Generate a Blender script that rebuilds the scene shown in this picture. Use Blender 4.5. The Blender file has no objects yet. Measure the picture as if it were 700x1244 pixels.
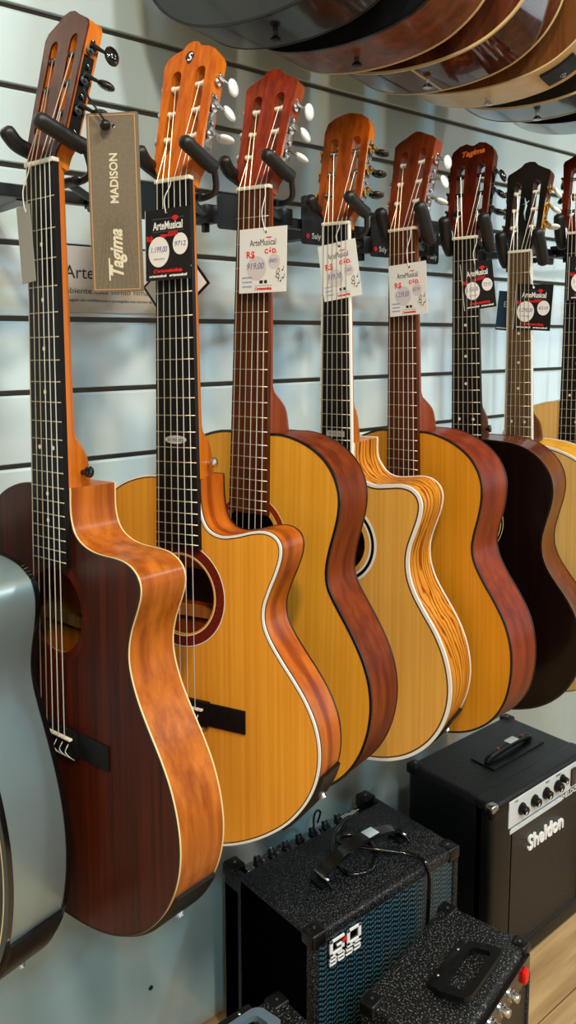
import bpy, bmesh, math, random
from mathutils import Vector, Matrix
random.seed(7)
S = bpy.context.scene
COL = S.collection
H = 1.29                      # camera height above the floor
WALL_Y = 1.17
PI = math.pi

# ------------------------------------------------------------------ helpers
def lin(c):
    c = c/255.0
    return c/12.92 if c <= .04045 else ((c+.055)/1.055)**2.4
def rgb(r, g, b): return (lin(r), lin(g), lin(b), 1)

def link(o, parent=None):
    COL.objects.link(o)
    if parent is not None: o.parent = parent
    return o
def mesh_obj(name, bm, mat, parent=None, smooth=False, autos=None):
    me = bpy.data.meshes.new(name)
    bmesh.ops.recalc_face_normals(bm, faces=bm.faces[:])
    bm.to_mesh(me); bm.free()
    if smooth:
        for p in me.polygons: p.use_smooth = True
        if autos is not None:
            me.set_sharp_from_angle(angle=math.radians(autos))
    if mat is not None: me.materials.append(mat)
    o = bpy.data.objects.new(name, me)
    return link(o, parent)
def thing(name, label, cat, mat4=None, group=None):
    o = bpy.data.objects.new(name, None); o.empty_display_size = .05
    COL.objects.link(o)
    if mat4 is not None: o.matrix_world = mat4
    o['label'] = label; o['category'] = cat
    if group: o['group'] = group
    return o
def tag(o, label, cat, group=None):
    o['label'] = label; o['category'] = cat
    if group: o['group'] = group
    return o
def add_box(bm, x0, x1, y0, y1, z0, z1, bev=0, M=None, seg=2):
    vs = [bm.verts.new(Vector(p)) for p in
          [(x0,y0,z0),(x1,y0,z0),(x1,y1,z0),(x0,y1,z0),(x0,y0,z1),(x1,y0,z1),(x1,y1,z1),(x0,y1,z1)]]
    fs = [bm.faces.new([vs[i] for i in f]) for f in
          [(0,3,2,1),(4,5,6,7),(0,1,5,4),(1,2,6,5),(2,3,7,6),(3,0,4,7)]]
    geo = vs
    if bev > 0:
        es = list({e for f in fs for e in f.edges})
        r = bmesh.ops.bevel(bm, geom=es, offset=bev, segments=seg, affect='EDGES', profile=.5)
        geo = list({v for f in r['faces'] for v in f.verts} | {v for v in vs if v.is_valid})
    if M is not None:
        for v in set(geo): v.co = M @ v.co
    return geo
def box(name, x0, x1, y0, y1, z0, z1, mat, parent=None, bev=0, M=None, smooth=False, seg=2):
    bm = bmesh.new(); add_box(bm, x0, x1, y0, y1, z0, z1, bev, M, seg)
    return mesh_obj(name, bm, mat, parent, smooth, 40 if smooth else None)
def catmull(pts, n=4, closed=False):
    P = [Vector(p) for p in pts]; out = []
    m = len(P)
    rng = range(m if closed else m-1)
    for i in rng:
        if closed: a, b, c, d = P[(i-1) % m], P[i], P[(i+1) % m], P[(i+2) % m]
        else: a, b, c, d = P[max(i-1,0)], P[i], P[i+1], P[min(i+2,m-1)]
        for k in range(n):
            t = k/n
            out.append(.5*((2*b)+(c-a)*t+(2*a-5*b+4*c-d)*t*t+(3*b-a-3*c+d)*t**3))
    if not closed: out.append(P[-1].copy())
    return out
def tube(bm, pts, r, sides=8, caps=True, closed=False):
    P = [Vector(p) for p in pts]; n = len(P); rings = []
    prev = None
    for i in range(n):
        if closed: t = (P[(i+1) % n]-P[i-1])
        else: t = P[min(i+1,n-1)]-P[max(i-1,0)]
        if t.length < 1e-9: t = Vector((0,0,1))
        t.normalize()
        if prev is None:
            a = Vector((0,0,1)) if abs(t.z) < .9 else Vector((1,0,0))
            nx = t.cross(a).normalized()
        else:
            nx = (prev - t*prev.dot(t))
            nx = nx.normalized() if nx.length > 1e-6 else t.orthogonal().normalized()
        prev = nx; ny = t.cross(nx)
        rr = r[i] if isinstance(r, (list, tuple)) else r
        rings.append([bm.verts.new(P[i]+rr*(math.cos(2*PI*k/sides)*nx+math.sin(2*PI*k/sides)*ny)) for k in range(sides)])
    for i in range(n if closed else n-1):
        a, b = rings[i], rings[(i+1) % n]
        for k in range(sides):
            bm.faces.new((a[k], a[(k+1) % sides], b[(k+1) % sides], b[k]))
    if caps and not closed:
        bm.faces.new(rings[0][::-1]); bm.faces.new(rings[-1])
def tube_obj(name, pts, r, mat, parent=None, sides=8):
    bm = bmesh.new(); tube(bm, pts, r, sides)
    return mesh_obj(name, bm, mat, parent, True, 50)
def cyl(bm, p0, p1, r, sides=16): tube(bm, [p0, p1], r, sides)
def lathe(bm, prof, origin, axis, sides=24):
    """prof: list of (radius, height) along axis"""
    ax = Vector(axis).normalized(); nx = ax.orthogonal().normalized(); ny = ax.cross(nx); o = Vector(origin)
    rings = []
    for r, h in prof:
        rings.append([bm.verts.new(o+ax*h+max(r,1e-5)*(math.cos(2*PI*k/sides)*nx+math.sin(2*PI*k/sides)*ny)) for k in range(sides)])
    for a, b in zip(rings[:-1], rings[1:]):
        for k in range(sides): bm.faces.new((a[k], a[(k+1) % sides], b[(k+1) % sides], b[k]))
    bm.faces.new(rings[0][::-1]); bm.faces.new(rings[-1])
def plate(bm, outer, holes, fn, w0, w1):
    """flat plate in the (u,v) plane, outline + holes, between depths w0 and w1; fn(u,v,w)->Vector"""
    loops = [outer]+holes
    for w in (w0, w1):
        es = []
        for lp in loops:
            vs = [bm.verts.new(fn(p[0], p[1], w)) for p in lp]
            es += [bm.edges.new((vs[i], vs[(i+1) % len(vs)])) for i in range(len(vs))]
        bmesh.ops.triangle_fill(bm, use_beauty=True, use_dissolve=False, edges=es)
    for lp in loops:
        a = [bm.verts.new(fn(p[0], p[1], w0)) for p in lp]; b = [bm.verts.new(fn(p[0], p[1], w1)) for p in lp]
        for i in range(len(lp)):
            j = (i+1) % len(lp); bm.faces.new((a[i], a[j], b[j], b[i]))
def L(u, v, w): return Vector((u, w, -v))
def circle(cx, cy, r, n=40): return [(cx+r*math.cos(2*PI*i/n), cy+r*math.sin(2*PI*i/n)) for i in range(n)]

# ------------------------------------------------------------------ materials
MATS = {}
def nodes_mat(name):
    m = bpy.data.materials.new(name); m.use_nodes = True
    return m, m.node_tree.nodes, m.node_tree.links, m.node_tree.nodes['Principled BSDF']
def plain(name, col, rough=.5, metal=0, coat=0, spec=.5, bump=None, trans=0):
    if name in MATS: return MATS[name]
    m, n, l, b = nodes_mat(name)
    b.inputs['Base Color'].default_value = col; b.inputs['Roughness'].default_value = rough
    b.inputs['Metallic'].default_value = metal; b.inputs['Coat Weight'].default_value = coat
    b.inputs['Coat Roughness'].default_value = .08
    b.inputs['Specular IOR Level'].default_value = spec
    tc = n.new('ShaderNodeTexCoord'); nz = n.new('ShaderNodeTexNoise')
    nz.inputs['Scale'].default_value = bump[0] if bump else 60
    l.new(tc.outputs['Object'], nz.inputs['Vector'])
    mr = n.new('ShaderNodeMapRange'); mr.inputs[3].default_value = max(rough-.06, .02); mr.inputs[4].default_value = rough+.06
    l.new(nz.outputs['Fac'], mr.inputs[0]); l.new(mr.outputs[0], b.inputs['Roughness'])
    if bump:
        bp = n.new('ShaderNodeBump'); bp.inputs['Strength'].default_value = bump[1]; bp.inputs['Distance'].default_value = bump[2]
        l.new(nz.outputs['Fac'], bp.inputs['Height']); l.new(bp.outputs['Normal'], b.inputs['Normal'])
    MATS[name] = m; return m
def wood(name, c1, c2, scale=(90, 90, 3), rough=.4, coat=0, figure=None, coat_rough=.12, low=.35, high=.65, spec=.5):
    """grain runs along the local Z axis"""
    if name in MATS: return MATS[name]
    m, n, l, b = nodes_mat(name)
    tc = n.new('ShaderNodeTexCoord'); mp = n.new('ShaderNodeMapping'); mp.inputs['Scale'].default_value = scale
    l.new(tc.outputs['Object'], mp.inputs['Vector'])
    nz = n.new('ShaderNodeTexNoise'); nz.inputs['Scale'].default_value = 1; nz.inputs['Detail'].default_value = 6
    nz.inputs['Roughness'].default_value = .6
    l.new(mp.outputs[0], nz.inputs['Vector'])
    rp = n.new('ShaderNodeValToRGB'); rp.color_ramp.elements[0].position = low; rp.color_ramp.elements[1].position = high
    rp.color_ramp.elements[0].color = c1; rp.color_ramp.elements[1].color = c2
    l.new(nz.outputs['Fac'], rp.inputs['Fac'])
    out = rp.outputs['Color']
    # broad, soft colour variation of the board
    nb = n.new('ShaderNodeTexNoise'); nb.inputs['Scale'].default_value = 5; nb.inputs['Detail'].default_value = 2
    l.new(tc.outputs['Object'], nb.inputs['Vector'])
    mx = n.new('ShaderNodeMix'); mx.data_type = 'RGBA'; mx.blend_type = 'MULTIPLY'
    mr = n.new('ShaderNodeMapRange'); mr.inputs[1].default_value = .3; mr.inputs[2].default_value = .7
    mr.inputs[3].default_value = 0; mr.inputs[4].default_value = .35
    l.new(nb.outputs['Fac'], mr.inputs[0]); l.new(mr.outputs[0], mx.inputs['Factor'])
    l.new(out, mx.inputs[6]); mx.inputs[7].default_value = (.74, .56, .42, 1)
    out = mx.outputs[2]
    if figure:
        wv = n.new('ShaderNodeTexWave'); wv.wave_type = 'BANDS'; wv.bands_direction = figure.get('dir', 'Y')
        wv.inputs['Scale'].default_value = figure['scale']; wv.inputs['Distortion'].default_value = figure['dist']
        wv.inputs['Detail'].default_value = 3; wv.inputs['Detail Scale'].default_value = .8
        mp2 = n.new('ShaderNodeMapping'); mp2.inputs['Scale'].default_value = figure.get('map', (1, 1, .25))
        l.new(tc.outputs['Object'], mp2.inputs['Vector']); l.new(mp2.outputs[0], wv.inputs['Vector'])
        r2 = n.new('ShaderNodeValToRGB'); r2.color_ramp.elements[0].position = figure.get('p0', .05); r2.color_ramp.elements[1].position = figure.get('p1', .5)
        r2.color_ramp.elements[0].color = figure['col']; r2.color_ramp.elements[1].color = (1, 1, 1, 1)
        l.new(wv.outputs['Fac'], r2.inputs['Fac'])
        m2 = n.new('ShaderNodeMix'); m2.data_type = 'RGBA'; m2.blend_type = 'MULTIPLY'; m2.inputs['Factor'].default_value = 1
        l.new(out, m2.inputs[6]); l.new(r2.outputs['Color'], m2.inputs[7]); out = m2.outputs[2]
    l.new(out, b.inputs['Base Color'])
    b.inputs['Roughness'].default_value = rough*.85; b.inputs['Coat Weight'].default_value = coat*.5
    b.inputs['Specular IOR Level'].default_value = min(spec, .2)
    b.inputs['Coat Roughness'].default_value = coat_rough
    bp = n.new('ShaderNodeBump'); bp.inputs['Strength'].default_value = .08; bp.inputs['Distance'].default_value = .001
    l.new(nz.outputs['Fac'], bp.inputs['Height']); l.new(bp.outputs['Normal'], b.inputs['Normal'])
    MATS[name] = m; return m
def tolex(name, base, fleck, scale=420, rough=.45):
    m, n, l, b = nodes_mat(name)
    tc = n.new('ShaderNodeTexCoord'); v = n.new('ShaderNodeTexNoise'); v.inputs['Scale'].default_value = scale
    v.inputs['Detail'].default_value = 3; l.new(tc.outputs['Object'], v.inputs['Vector'])
    rp = n.new('ShaderNodeValToRGB'); rp.color_ramp.elements[0].position = .56; rp.color_ramp.elements[1].position = .68
    rp.color_ramp.elements[0].color = base; rp.color_ramp.elements[1].color = fleck
    l.new(v.outputs['Fac'], rp.inputs['Fac']); l.new(rp.outputs['Color'], b.inputs['Base Color'])
    b.inputs['Roughness'].default_value = rough; b.inputs['Specular IOR Level'].default_value = .35
    bp = n.new('ShaderNodeBump'); bp.inputs['Strength'].default_value = .8; bp.inputs['Distance'].default_value = .0015
    l.new(v.outputs['Fac'], bp.inputs['Height']); l.new(bp.outputs['Normal'], b.inputs['Normal'])
    MATS[name] = m; return m

black_plastic = plain('black_plastic', rgb(9, 10, 11), .34, spec=.35)
black_foam = plain('black_foam', rgb(15, 16, 17), .45, bump=(300, .15, .0005))
black_metal = plain('black_metal', rgb(16, 18, 21), .35, metal=0, spec=.6)
chrome = plain('chrome', rgb(205, 208, 210), .16, metal=1)
nickel = plain('worn_nickel', rgb(170, 172, 170), .28, metal=1)
gold = plain('gold_metal', rgb(200, 160, 80), .25, metal=1)
fretmetal = plain('fret_metal', rgb(200, 190, 165), .3, metal=.8)
bone = plain('bone', rgb(226, 218, 200), .4)
nylon_w = plain('nylon_string', rgb(205, 208, 205), .3, spec=.6)
nylon_b = plain('wound_string', rgb(190, 180, 160), .35, metal=.6)
roller_w = plain('white_roller', rgb(232, 228, 215), .35)
pearl = plain('pearl_button', rgb(225, 232, 235), .18, coat=.6)
black_gloss = plain('black_gloss', rgb(10, 10, 12), .12, coat=.5)
ebony = wood('ebony_board', rgb(10, 10, 11), rgb(20, 19, 20), (220, 220, 6), .45, spec=.3)
rosew = wood('rosewood_board', rgb(46, 20, 7), rgb(100, 52, 20), (260, 260, 6), .5, spec=.1)
rosew_dull = wood('dull_rosewood_board', rgb(70, 52, 36), rgb(112, 86, 60), (260, 260, 6), .5)
white_bind = plain('white_binding', rgb(228, 228, 222), .35)
cream_bind = plain('cream_binding', rgb(214, 190, 140), .35)
black_bind = plain('black_binding', rgb(12, 13, 15), .3)
card_white = plain('white_card', rgb(225, 228, 228), .6)
card_black = plain('black_card', rgb(12, 12, 14), .45)
card_grey = plain('grey_card', rgb(150, 150, 145), .6)
ink_black = plain('black_ink', rgb(25, 25, 28), .6)
ink_red = plain('red_ink', rgb(225, 28, 28), .5)
ink_white = plain('white_ink', rgb(238, 238, 238), .5)
ink_blue = plain('blue_pen_ink', rgb(60, 80, 160), .6)
ink_pink = plain('pale_ink', rgb(206, 200, 204), .6)
ink_grey = plain('grey_ink', rgb(95, 102, 108), .6)
cord_white = plain('white_cord', rgb(220, 225, 225), .7)

# ------------------------------------------------------------------ text / strokes
def text_bm(txt, size, shear=0, stretch=1.0, bold=0, depth=.0001):
    cu = bpy.data.curves.new('t', 'FONT'); cu.body = txt; cu.size = size; cu.align_x = 'CENTER'; cu.align_y = 'CENTER'
    cu.shear = shear; cu.offset = bold; cu.extrude = depth; cu.resolution_u = 3
    o = bpy.data.objects.new('t', cu); COL.objects.link(o)
    dg = bpy.context.evaluated_depsgraph_get(); dg.update()
    me = bpy.data.meshes.new_from_object(o.evaluated_get(dg))
    bm = bmesh.new(); bm.from_mesh(me)
    bpy.data.objects.remove(o); bpy.data.curves.remove(cu); bpy.data.meshes.remove(me)
    for v in bm.verts: v.co.x *= stretch
    return bm
def text_obj(name, txt, size, mat, parent, M, shear=0, stretch=1.0, bold=0, width=None, depth=.0001):
    bm = text_bm(txt, size, shear, stretch, bold, depth)
    if width:
        xs = [v.co.x for v in bm.verts]; k = width/(max(xs)-min(xs)); c = (max(xs)+min(xs))/2
        for v in bm.verts: v.co.x = (v.co.x-c)*k
    for v in bm.verts: v.co = M @ v.co
    return mesh_obj(name, bm, mat, parent)
def disc_obj(name, cx, cy, rx, ry, mat, parent, M, h=.0002, n=32):
    bm = bmesh.new()
    fn = lambda u, v, w: M @ Vector((u, v, w))
    plate(bm, [(cx+rx*math.cos(2*PI*i/n), cy+ry*math.sin(2*PI*i/n)) for i in range(n)], [], fn, 0, h)
    return mesh_obj(name, bm, mat, parent)
def rect_obj(name, x0, x1, y0, y1, z0, z1, mat, parent, M, bev=0):
    return box(name, x0, x1, y0, y1, z0, z1, mat, parent, bev, M)
def scribble(name, x0, x1, y, h, mat, parent, M, seed, r=.00025):
    rnd = random.Random(seed); pts = []; n = max(5, int((x1-x0)/(h*.45)))
    for i in range(n+1):
        x = x0+(x1-x0)*i/n
        pts.append((x+rnd.uniform(-.2,.2)*h, y+(h*.5 if i % 2 else -h*.4)*rnd.uniform(.5, 1), .0003))
    bm = bmesh.new(); tube(bm, [M @ p for p in catmull(pts, 3)], r, 4)
    return mesh_obj(name, bm, mat, parent)

# ------------------------------------------------------------------ guitar
def fr(n): return .65*(1-2**(-n/12))
GEN = [(.03,.327),(.050,.327),(.071,.330),(.095,.339),(.115,.352),(.128,.366),(.137,.382),(.142,.398),(.143,.414),
       (.141,.433),(.136,.452),(.131,.470),(.126,.491),(.125,.508)]
GEN_LOW = [(.127,.522),(.133,.534),(.143,.549),(.158,.569),(.173,.592),(.186,.615),(.194,.64),(.198,.665),(.197,.69),
       (.192,.716),(.183,.741),(.167,.767),(.148,.787),(.124,.803),(.095,.816),(.06,.825),(.03,.829)]
def offset_loop(loop, d):
    n = len(loop); out = []
    for i in range(n):
        a, b = Vector(loop[i-1]), Vector(loop[(i+1) % n]); t = (b-a)
        if t.length < 1e-9: out.append(tuple(loop[i])); continue
        t.normalize(); nn = Vector((-t.y, t.x))
        out.append((loop[i][0]+nn.x*d, loop[i][1]+nn.y*d))
    return out
def area(lp): return sum(lp[i-1][0]*lp[i][1]-lp[i][0]*lp[i-1][1] for i in range(len(lp)))/2
def body_loop(right, cut, v0, waist_i):
    """right: traced right-hand outline neck->bottom.  returns a closed loop of (u,v)"""
    low = right[waist_i:]
    uw, vw = right[waist_i]
    left = []
    if cut:
        for u, v in GEN: left.append((-(.03+(u-.03)*(uw-.03)/(.125-.03)), v0+(v-.327)*(vw-v0)/(.508-.327)))
        left = left[:-1]
    else:
        left = [(-u, v) for u, v in right[:waist_i]]
    left += [(-u, v) for u, v in low]
    vb = max(v for u, v in right)
    pts = right+[(0, vb+.001)]+left[::-1]
    P = [Vector((a, b, 0)) for a, b in pts]
    for _ in range(1):
        Q = [p.copy() for p in P]
        for i in range(2, len(P)-2): Q[i] = P[i]*.6+(P[i-1]+P[i+1])*.2
        P = Q
    lp = [(p.x, p.y) for p in catmull(P, 4)]
    if area(lp) < 0: lp = lp[::-1]
    return lp
def sweep_band(bm, loop, d0, d1, w0, w1):
    """solid band between offsets d0 (outer) and d1 (inner) and depths w0,w1"""
    A = offset_loop(loop, d0); B = offset_loop(loop, d1); n = len(loop)
    R = []
    for i in range(n):
        R.append([bm.verts.new(L(A[i][0],A[i][1],w0)), bm.verts.new(L(A[i][0],A[i][1],w1)),
                  bm.verts.new(L(B[i][0],B[i][1],w1)), bm.verts.new(L(B[i][0],B[i][1],w0))])
    for i in range(n):
        a, b = R[i], R[(i+1) % n]
        for k in range(4): bm.faces.new((a[k], a[(k+1) % 4], b[(k+1) % 4], b[k]))
def guitar_matrix(x, y, z, yaw, roll, lean):
    psi, rho, lam = map(math.radians, (yaw, roll, lean))
    r = Vector((math.cos(psi), -math.sin(psi), 0)); w = Vector((math.sin(psi), math.cos(psi), 0)); d = Vector((0,0,-1))
    d2 = d*math.cos(lam)+w*math.sin(lam); w2 = w*math.cos(lam)-d*math.sin(lam)
    r3 = r*math.cos(rho)+d2*math.sin(rho); d3 = d2*math.cos(rho)-r*math.sin(rho)
    M = Matrix(((r3.x, w2.x, -d3.x, x), (r3.y, w2.y, -d3.y, y), (r3.z, w2.z, -d3.z, z+H), (0,0,0,1)))
    return M
TILT = math.radians(14)
def HS(u, s, w):   # headstock frame: s up from the nut, w behind the front face
    return Vector((u, .001+s*math.sin(TILT)+w*math.cos(TILT), s*math.cos(TILT)-w*math.sin(TILT)))
CROWNS = {
 'scallop': [(.041,.162),(.036,.172),(.026,.178),(.014,.181),(.008,.188),(0,.190)],
 'crest': [(.042,.148),(.040,.154),(.028,.160),(.017,.166),(.010,.173),(0,.175)],
 'wave': [(.040,.158),(.036,.166),(.020,.175),(.010,.182),(0,.184)],
 'round': [(.038,.150),(.034,.164),(.022,.172),(.008,.176),(0,.177)],
 'peak': [(.041,.150),(.034,.156),(.020,.162),(.008,.168),(0,.170)],
 'notch': [(.040,.152),(.036,.163),(.024,.172),(.012,.175),(.004,.171),(0,.170)],
}
def make_guitar(g):
    M = guitar_matrix(*g['pose'])
    root = thing('acoustic_guitar', g['label'], 'guitar', M, g.get('group'))
    kind = g.get('kind', 'C')
    nw, w12 = (.052, .062) if kind == 'C' else (.044, .055)
    bw = lambda v: (nw+(w12-nw)*v/.325)/2
    t = g['t']; W0 = .007; v0 = g['v0']
    loop = body_loop(g['right'], g['cut'], v0, g['waist'])
    hole = g.get('hole', (.49, .045))
    # ---- body
    bm = bmesh.new()
    h = circle(0, hole[0], hole[1], 48)
    inner = offset_loop(loop, .0012)
    plate(bm, inner, [h], L, W0, W0+.0028)
    mesh_obj('soundboard', bm, g['top'], root)
    bm = bmesh.new(); il = offset_loop(loop, .0025)
    n = len(loop); R = []
    for a, b in zip(loop, il):
        R.append([bm.verts.new(L(a[0],a[1],W0+.0004)), bm.verts.new(L(a[0],a[1],W0+t-.0004)), bm.verts.new(L(b[0],b[1],W0+t-.0004)), bm.verts.new(L(b[0],b[1],W0+.0004))])
    for i in range(n):
        a, b = R[i], R[(i+1) % n]
        for k in range(4): bm.faces.new((a[k], a[(k+1) % 4], b[(k+1) % 4], b[k]))
    mesh_obj('side_panel', bm, g['side'], root, True, 40)
    bm = bmesh.new(); plate(bm, inner, [], L, W0+t-.003, W0+t)
    mesh_obj('back_panel', bm, g['side'], root)
    for (mt, d0, d1, a, b) in g['bands']:
        a0 = W0+a if a < .5 else W0+t+(a-1); b0 = W0+b if b < .5 else W0+t+(b-1)
        bm = bmesh.new(); sweep_band(bm, loop, d0, d1, a0, b0)
        mesh_obj('binding', bm, mt, root, True, 40)
    # rosette
    for (mt, r0, r1) in g.get('rosette', []):
        bm = bmesh.new(); plate(bm, circle(0, hole[0], r1, 64), [circle(0, hole[0], r0, 64)], L, W0-.0003, W0+.0004)
        mesh_obj('rosette', bm, mt, root)
    if g.get('detail', True):
        # braces inside the sound hole
        bm = bmesh.new()
        for vv in (hole[0]-.065, hole[0]+.06): add_box(bm, -.11, .11, W0+.004, W0+.014, -vv-.006, -vv+.006)
        for vv in (hole[0]-.03, hole[0]+.035): add_box(bm, -.11, .11, W0+t-.010, W0+t-.003, -vv-.007, -vv+.007)
        mesh_obj('brace', bm, raw_wood, root)
        bm = bmesh.new(); add_box(bm, -.034, .036, W0+t-.0038, W0+t-.0031, -hole[0]-.022, -hole[0]+.028)
        mesh_obj('maker_label', bm, g.get('inlabel', card_black), root)
    # ---- neck with heel
    bm = bmesh.new(); secs = []
    vs = [0, .01, .03, .08, .15, .2, v0-.095, v0-.065, v0-.056, v0-.048, v0-.041, v0-.035, v0-.030, v0-.025, v0-.018, v0-.006, v0+.002]; hf = g.get('heel', 1)
    for v in vs:
        k = min(max(0, (v-(v0-.065))/.040), 1); hh = k*k*(3-2*k)
        dpt = .016+.005*min(v/.3, 1)+((t-.004)*hf-.021+W0)*(hh*(.86+.14*min(1, max(0, (v-v0+.03)/.03))))
        hw = bw(v)-.0008
        ww = hw*(1-.3*hh)
        ring = []
        for i in range(13):
            a = PI*i/12; c, s = math.cos(a), math.sin(a)
            x = (hw*(1-hh*s)+ww*hh*s)*math.copysign(abs(c)**(.75 if hh < .2 else .5), c)
            y = .006+dpt*(abs(s)**.8)
            ring.append(bm.verts.new(L(x, v, y)))
        secs.append(ring)
    for a, b in zip(secs[:-1], secs[1:]):
        for i in range(12): bm.faces.new((a[i], a[i+1], b[i+1], b[i]))
        bm.faces.new((a[12], a[0], b[0], b[12]))
    bm.faces.new(secs[0]); bm.faces.new(secs[-1][::-1])
    mesh_obj('neck', bm, g['neckm'], root, True, 50)
    # ---- fingerboard, frets, dots
    vend = fr(g.get('nfret', 20))+.006
    bm = bmesh.new()
    for (v, hw) in ((0, bw(0)), (vend, bw(vend))): pass
    q = [L(-bw(0),0,0), L(bw(0),0,0), L(bw(vend),vend,0), L(-bw(vend),vend,0), L(-bw(0),0,.0068), L(bw(0),0,.0068), L(bw(vend),vend,.0068), L(-bw(vend),vend,.0068)]
    vv = [bm.verts.new(p) for p in q]
    for f in [(0,1,2,3),(7,6,5,4),(0,4,5,1),(1,5,6,2),(2,6,7,3),(3,7,4,0)]: bm.faces.new([vv[i] for i in f])
    board = mesh_obj('fingerboard', bm, g['board'], root)
    if g.get('detail', True):
        for k in range(1, g.get('nfret', 20)+1):
            v = fr(k); hw = bw(v)-.0003
            bm = bmesh.new(); tube(bm, [L(-hw, v, .0001), L(hw, v, .0001)], .00075, 6)
            mesh_obj('fret', bm, fretmetal, board, True)
        for k in g.get('dots', ()):
            for du in ((-.013, .013) if k == 12 else (0,)):
                v = (fr(k)+fr(k-1))/2
                bm = bmesh.new(); plate(bm, circle(du+g.get('dotu', 0), v, .0026, 14), [], L, -.0002, .0005)
                mesh_obj('fret_marker', bm, bone, board)
        if g.get('boardbind'):
            for sgn in (-1, 1):
                bm = bmesh.new()
                q = []
                for v in (0, vend):
                    for (du, w) in ((-.0016,-.0002),(.0005,-.0002),(.0005,.007),(-.0016,.007)):
                        q.append(bm.verts.new(L(sgn*(bw(v)+du), v, w)))
                for i in range(4): bm.faces.new((q[i], q[(i+1) % 4], q[4+(i+1) % 4], q[4+i]))
                bm.faces.new(q[:4]); bm.faces.new(q[4:])
                mesh_obj('board_binding', bm, g['boardbind'], board)
        # maker's plate between frets 12 and 13
        if g.get('oval'):
            txt, mt, tm, rx, ry, fv = g['oval']
            bm = bmesh.new()
            if rx > 0: plate(bm, [(rx*math.cos(2*PI*i/28), fv+ry*math.sin(2*PI*i/28)) for i in range(28)], [], L, -.0003, .0006)
            else: plate(bm, [(rx,fv-ry),(-rx,fv-ry),(-rx,fv+ry),(rx,fv+ry)], [], L, -.0003, .0006)
            ov = mesh_obj('inlay_plate', bm, mt, board)
            if txt is None:
                scribble('worn_lettering', -abs(rx)*.7, abs(rx)*.7, 0, .003, tm, ov, Matrix.Translation(L(0, fv, -.0004)) @ Matrix.Rotation(PI/2, 4, 'X'), 5)
            else: text_obj('lettering', txt, .008, tm, ov, Matrix.Translation(L(0, fv, -.0004)) @ Matrix.Rotation(PI/2, 4, 'X'), shear=.15, width=abs(rx)*1.6)
    # nut
    bm = bmesh.new(); add_box(bm, -bw(0)-.001, bw(0)+.001, -.0022, .0072, 0, .005, .0008)
    mesh_obj('nut', bm, bone, root, True, 40)
    # ---- headstock
    cr = CROWNS[g['crown']]
    b0 = bw(0)
    out = [(b0-.001, -.002),(b0+.0005, .012),(b0+.006, .022),(.0345, .030),(.037, .09)]+cr
    rp = [(p.x, p.y) for p in catmull([(a, b, 0) for a, b in out[:5]], 3)][:-1]+out[4:]
    hl = rp+[(-a, b) for a, b in rp[::-1] if a > 1e-6]
    def slot(sgn):
        c = .0185*sgn; hw2 = .0072; s0, s1 = .038, .152 if cr[0][1] > .157 else .138
        pts = [(c+hw2*math.cos(a), s1-hw2+hw2*math.sin(a)) for a in [PI*i/8 for i in range(9)]]
        pts += [(c-hw2*math.cos(a), s0+hw2-hw2*math.sin(a)) for a in [PI*i/8 for i in range(9)]]
        return pts
    bm = bmesh.new(); plate(bm, hl, [slot(1), slot(-1)], HS, .0022, .0205)
    hs = mesh_obj('headstock', bm, g.get('headm', g['neckm']), root, True, 30)
    bm = bmesh.new(); plate(bm, hl, [slot(1), slot(-1)], HS, 0, .0024)
    mesh_obj('headstock_veneer', bm, g['veneer'], hs, True, 30)
    ss = (.060, .095, .130) if cr[0][1] > .157 else (.050, .083, .116)
    if g.get('detail', True):
        for sgn in (-1, 1):
            # machine plate
            bm = bmesh.new()
            q0, q1 = .036, ss[2]+.014
            xo = sgn*(.0345+.0012); 
            q0 -= .006; q1 += .004; pl = [(q0, .0105),(q0+.005, .0035),(q1-.005, .0035),(q1, .0105),(q1-.005, .0175),(q0+.005, .0175)]
            va = [bm.verts.new(HS(sgn*.0352+sgn*.0022*(s-.03)/.06*.5, s, w)) for s, w in pl]; vb = [bm.verts.new(HS(sgn*.0368+sgn*.0022*(s-.03)/.06*.5, s, w)) for s, w in pl]
            bm.faces.new(va); bm.faces.new(vb[::-1])
            for i in range(6): bm.faces.new((va[i], va[(i+1) % 6], vb[(i+1) % 6], vb[i]))
            for s in (q0+.006, q1-.006, (ss[0]+ss[1])/2, (ss[1]+ss[2])/2):
                lathe(bm, [(.003, 0), (.0026, .0014), (.0008, .002)], HS(sgn*(.0372+.001*(s/.06)), s, .011), (sgn, 0, 0), 10)
            mesh_obj('machine_plate', bm, g['plate'], hs, True, 40)
            for j, s in enumerate(ss):
                # roller through the slot
                bm = bmesh.new(); c = sgn*.0185
                tube(bm, [HS(sgn*.0105, s, .0045), HS(sgn*.030, s, .0045)], .0034, 10)
                lathe(bm, [(.0044, 0), (.0044, .002)], HS(sgn*.0225, s, .0045), (sgn, 0, 0), 12)
                mesh_obj('string_roller', bm, g['roller'], hs, True, 40)
                # gear, worm and button (shaft points to the back)
                xo = sgn*(.0385+.0011*(s/.06))
                bm = bmesh.new()
                lathe(bm, [(.0048, -.0005), (.0052, .0015), (.002, .002), (.0018, .0035)], HS(xo, s, .0085), (sgn, 0, 0), 14)
                tube(bm, [HS(xo+sgn*.003, s+.006, .006), HS(xo+sgn*.003, s+.006, .014), HS(xo+sgn*.005, s+.006, .027)], [.0028, .0026, .0017], 8)
                tube(bm, [HS(xo+sgn*.001, s+.003, .013), HS(xo+sgn*.001, s+.009, .013)], .0028, 8)
                key = mesh_obj('tuning_key', bm, g['gear'], hs, True, 40)
                bm = bmesh.new()
                ax = HS(0, 0, 1)-HS(0, 0, 0)
                rot = ax.to_track_quat('Z', 'X').to_matrix().to_4x4()
                turn = Matrix.Rotation(g.get('turn', (0, .6, 1.2))[j % 3]*(1 if sgn > 0 else -1), 4, 'Z')
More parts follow.
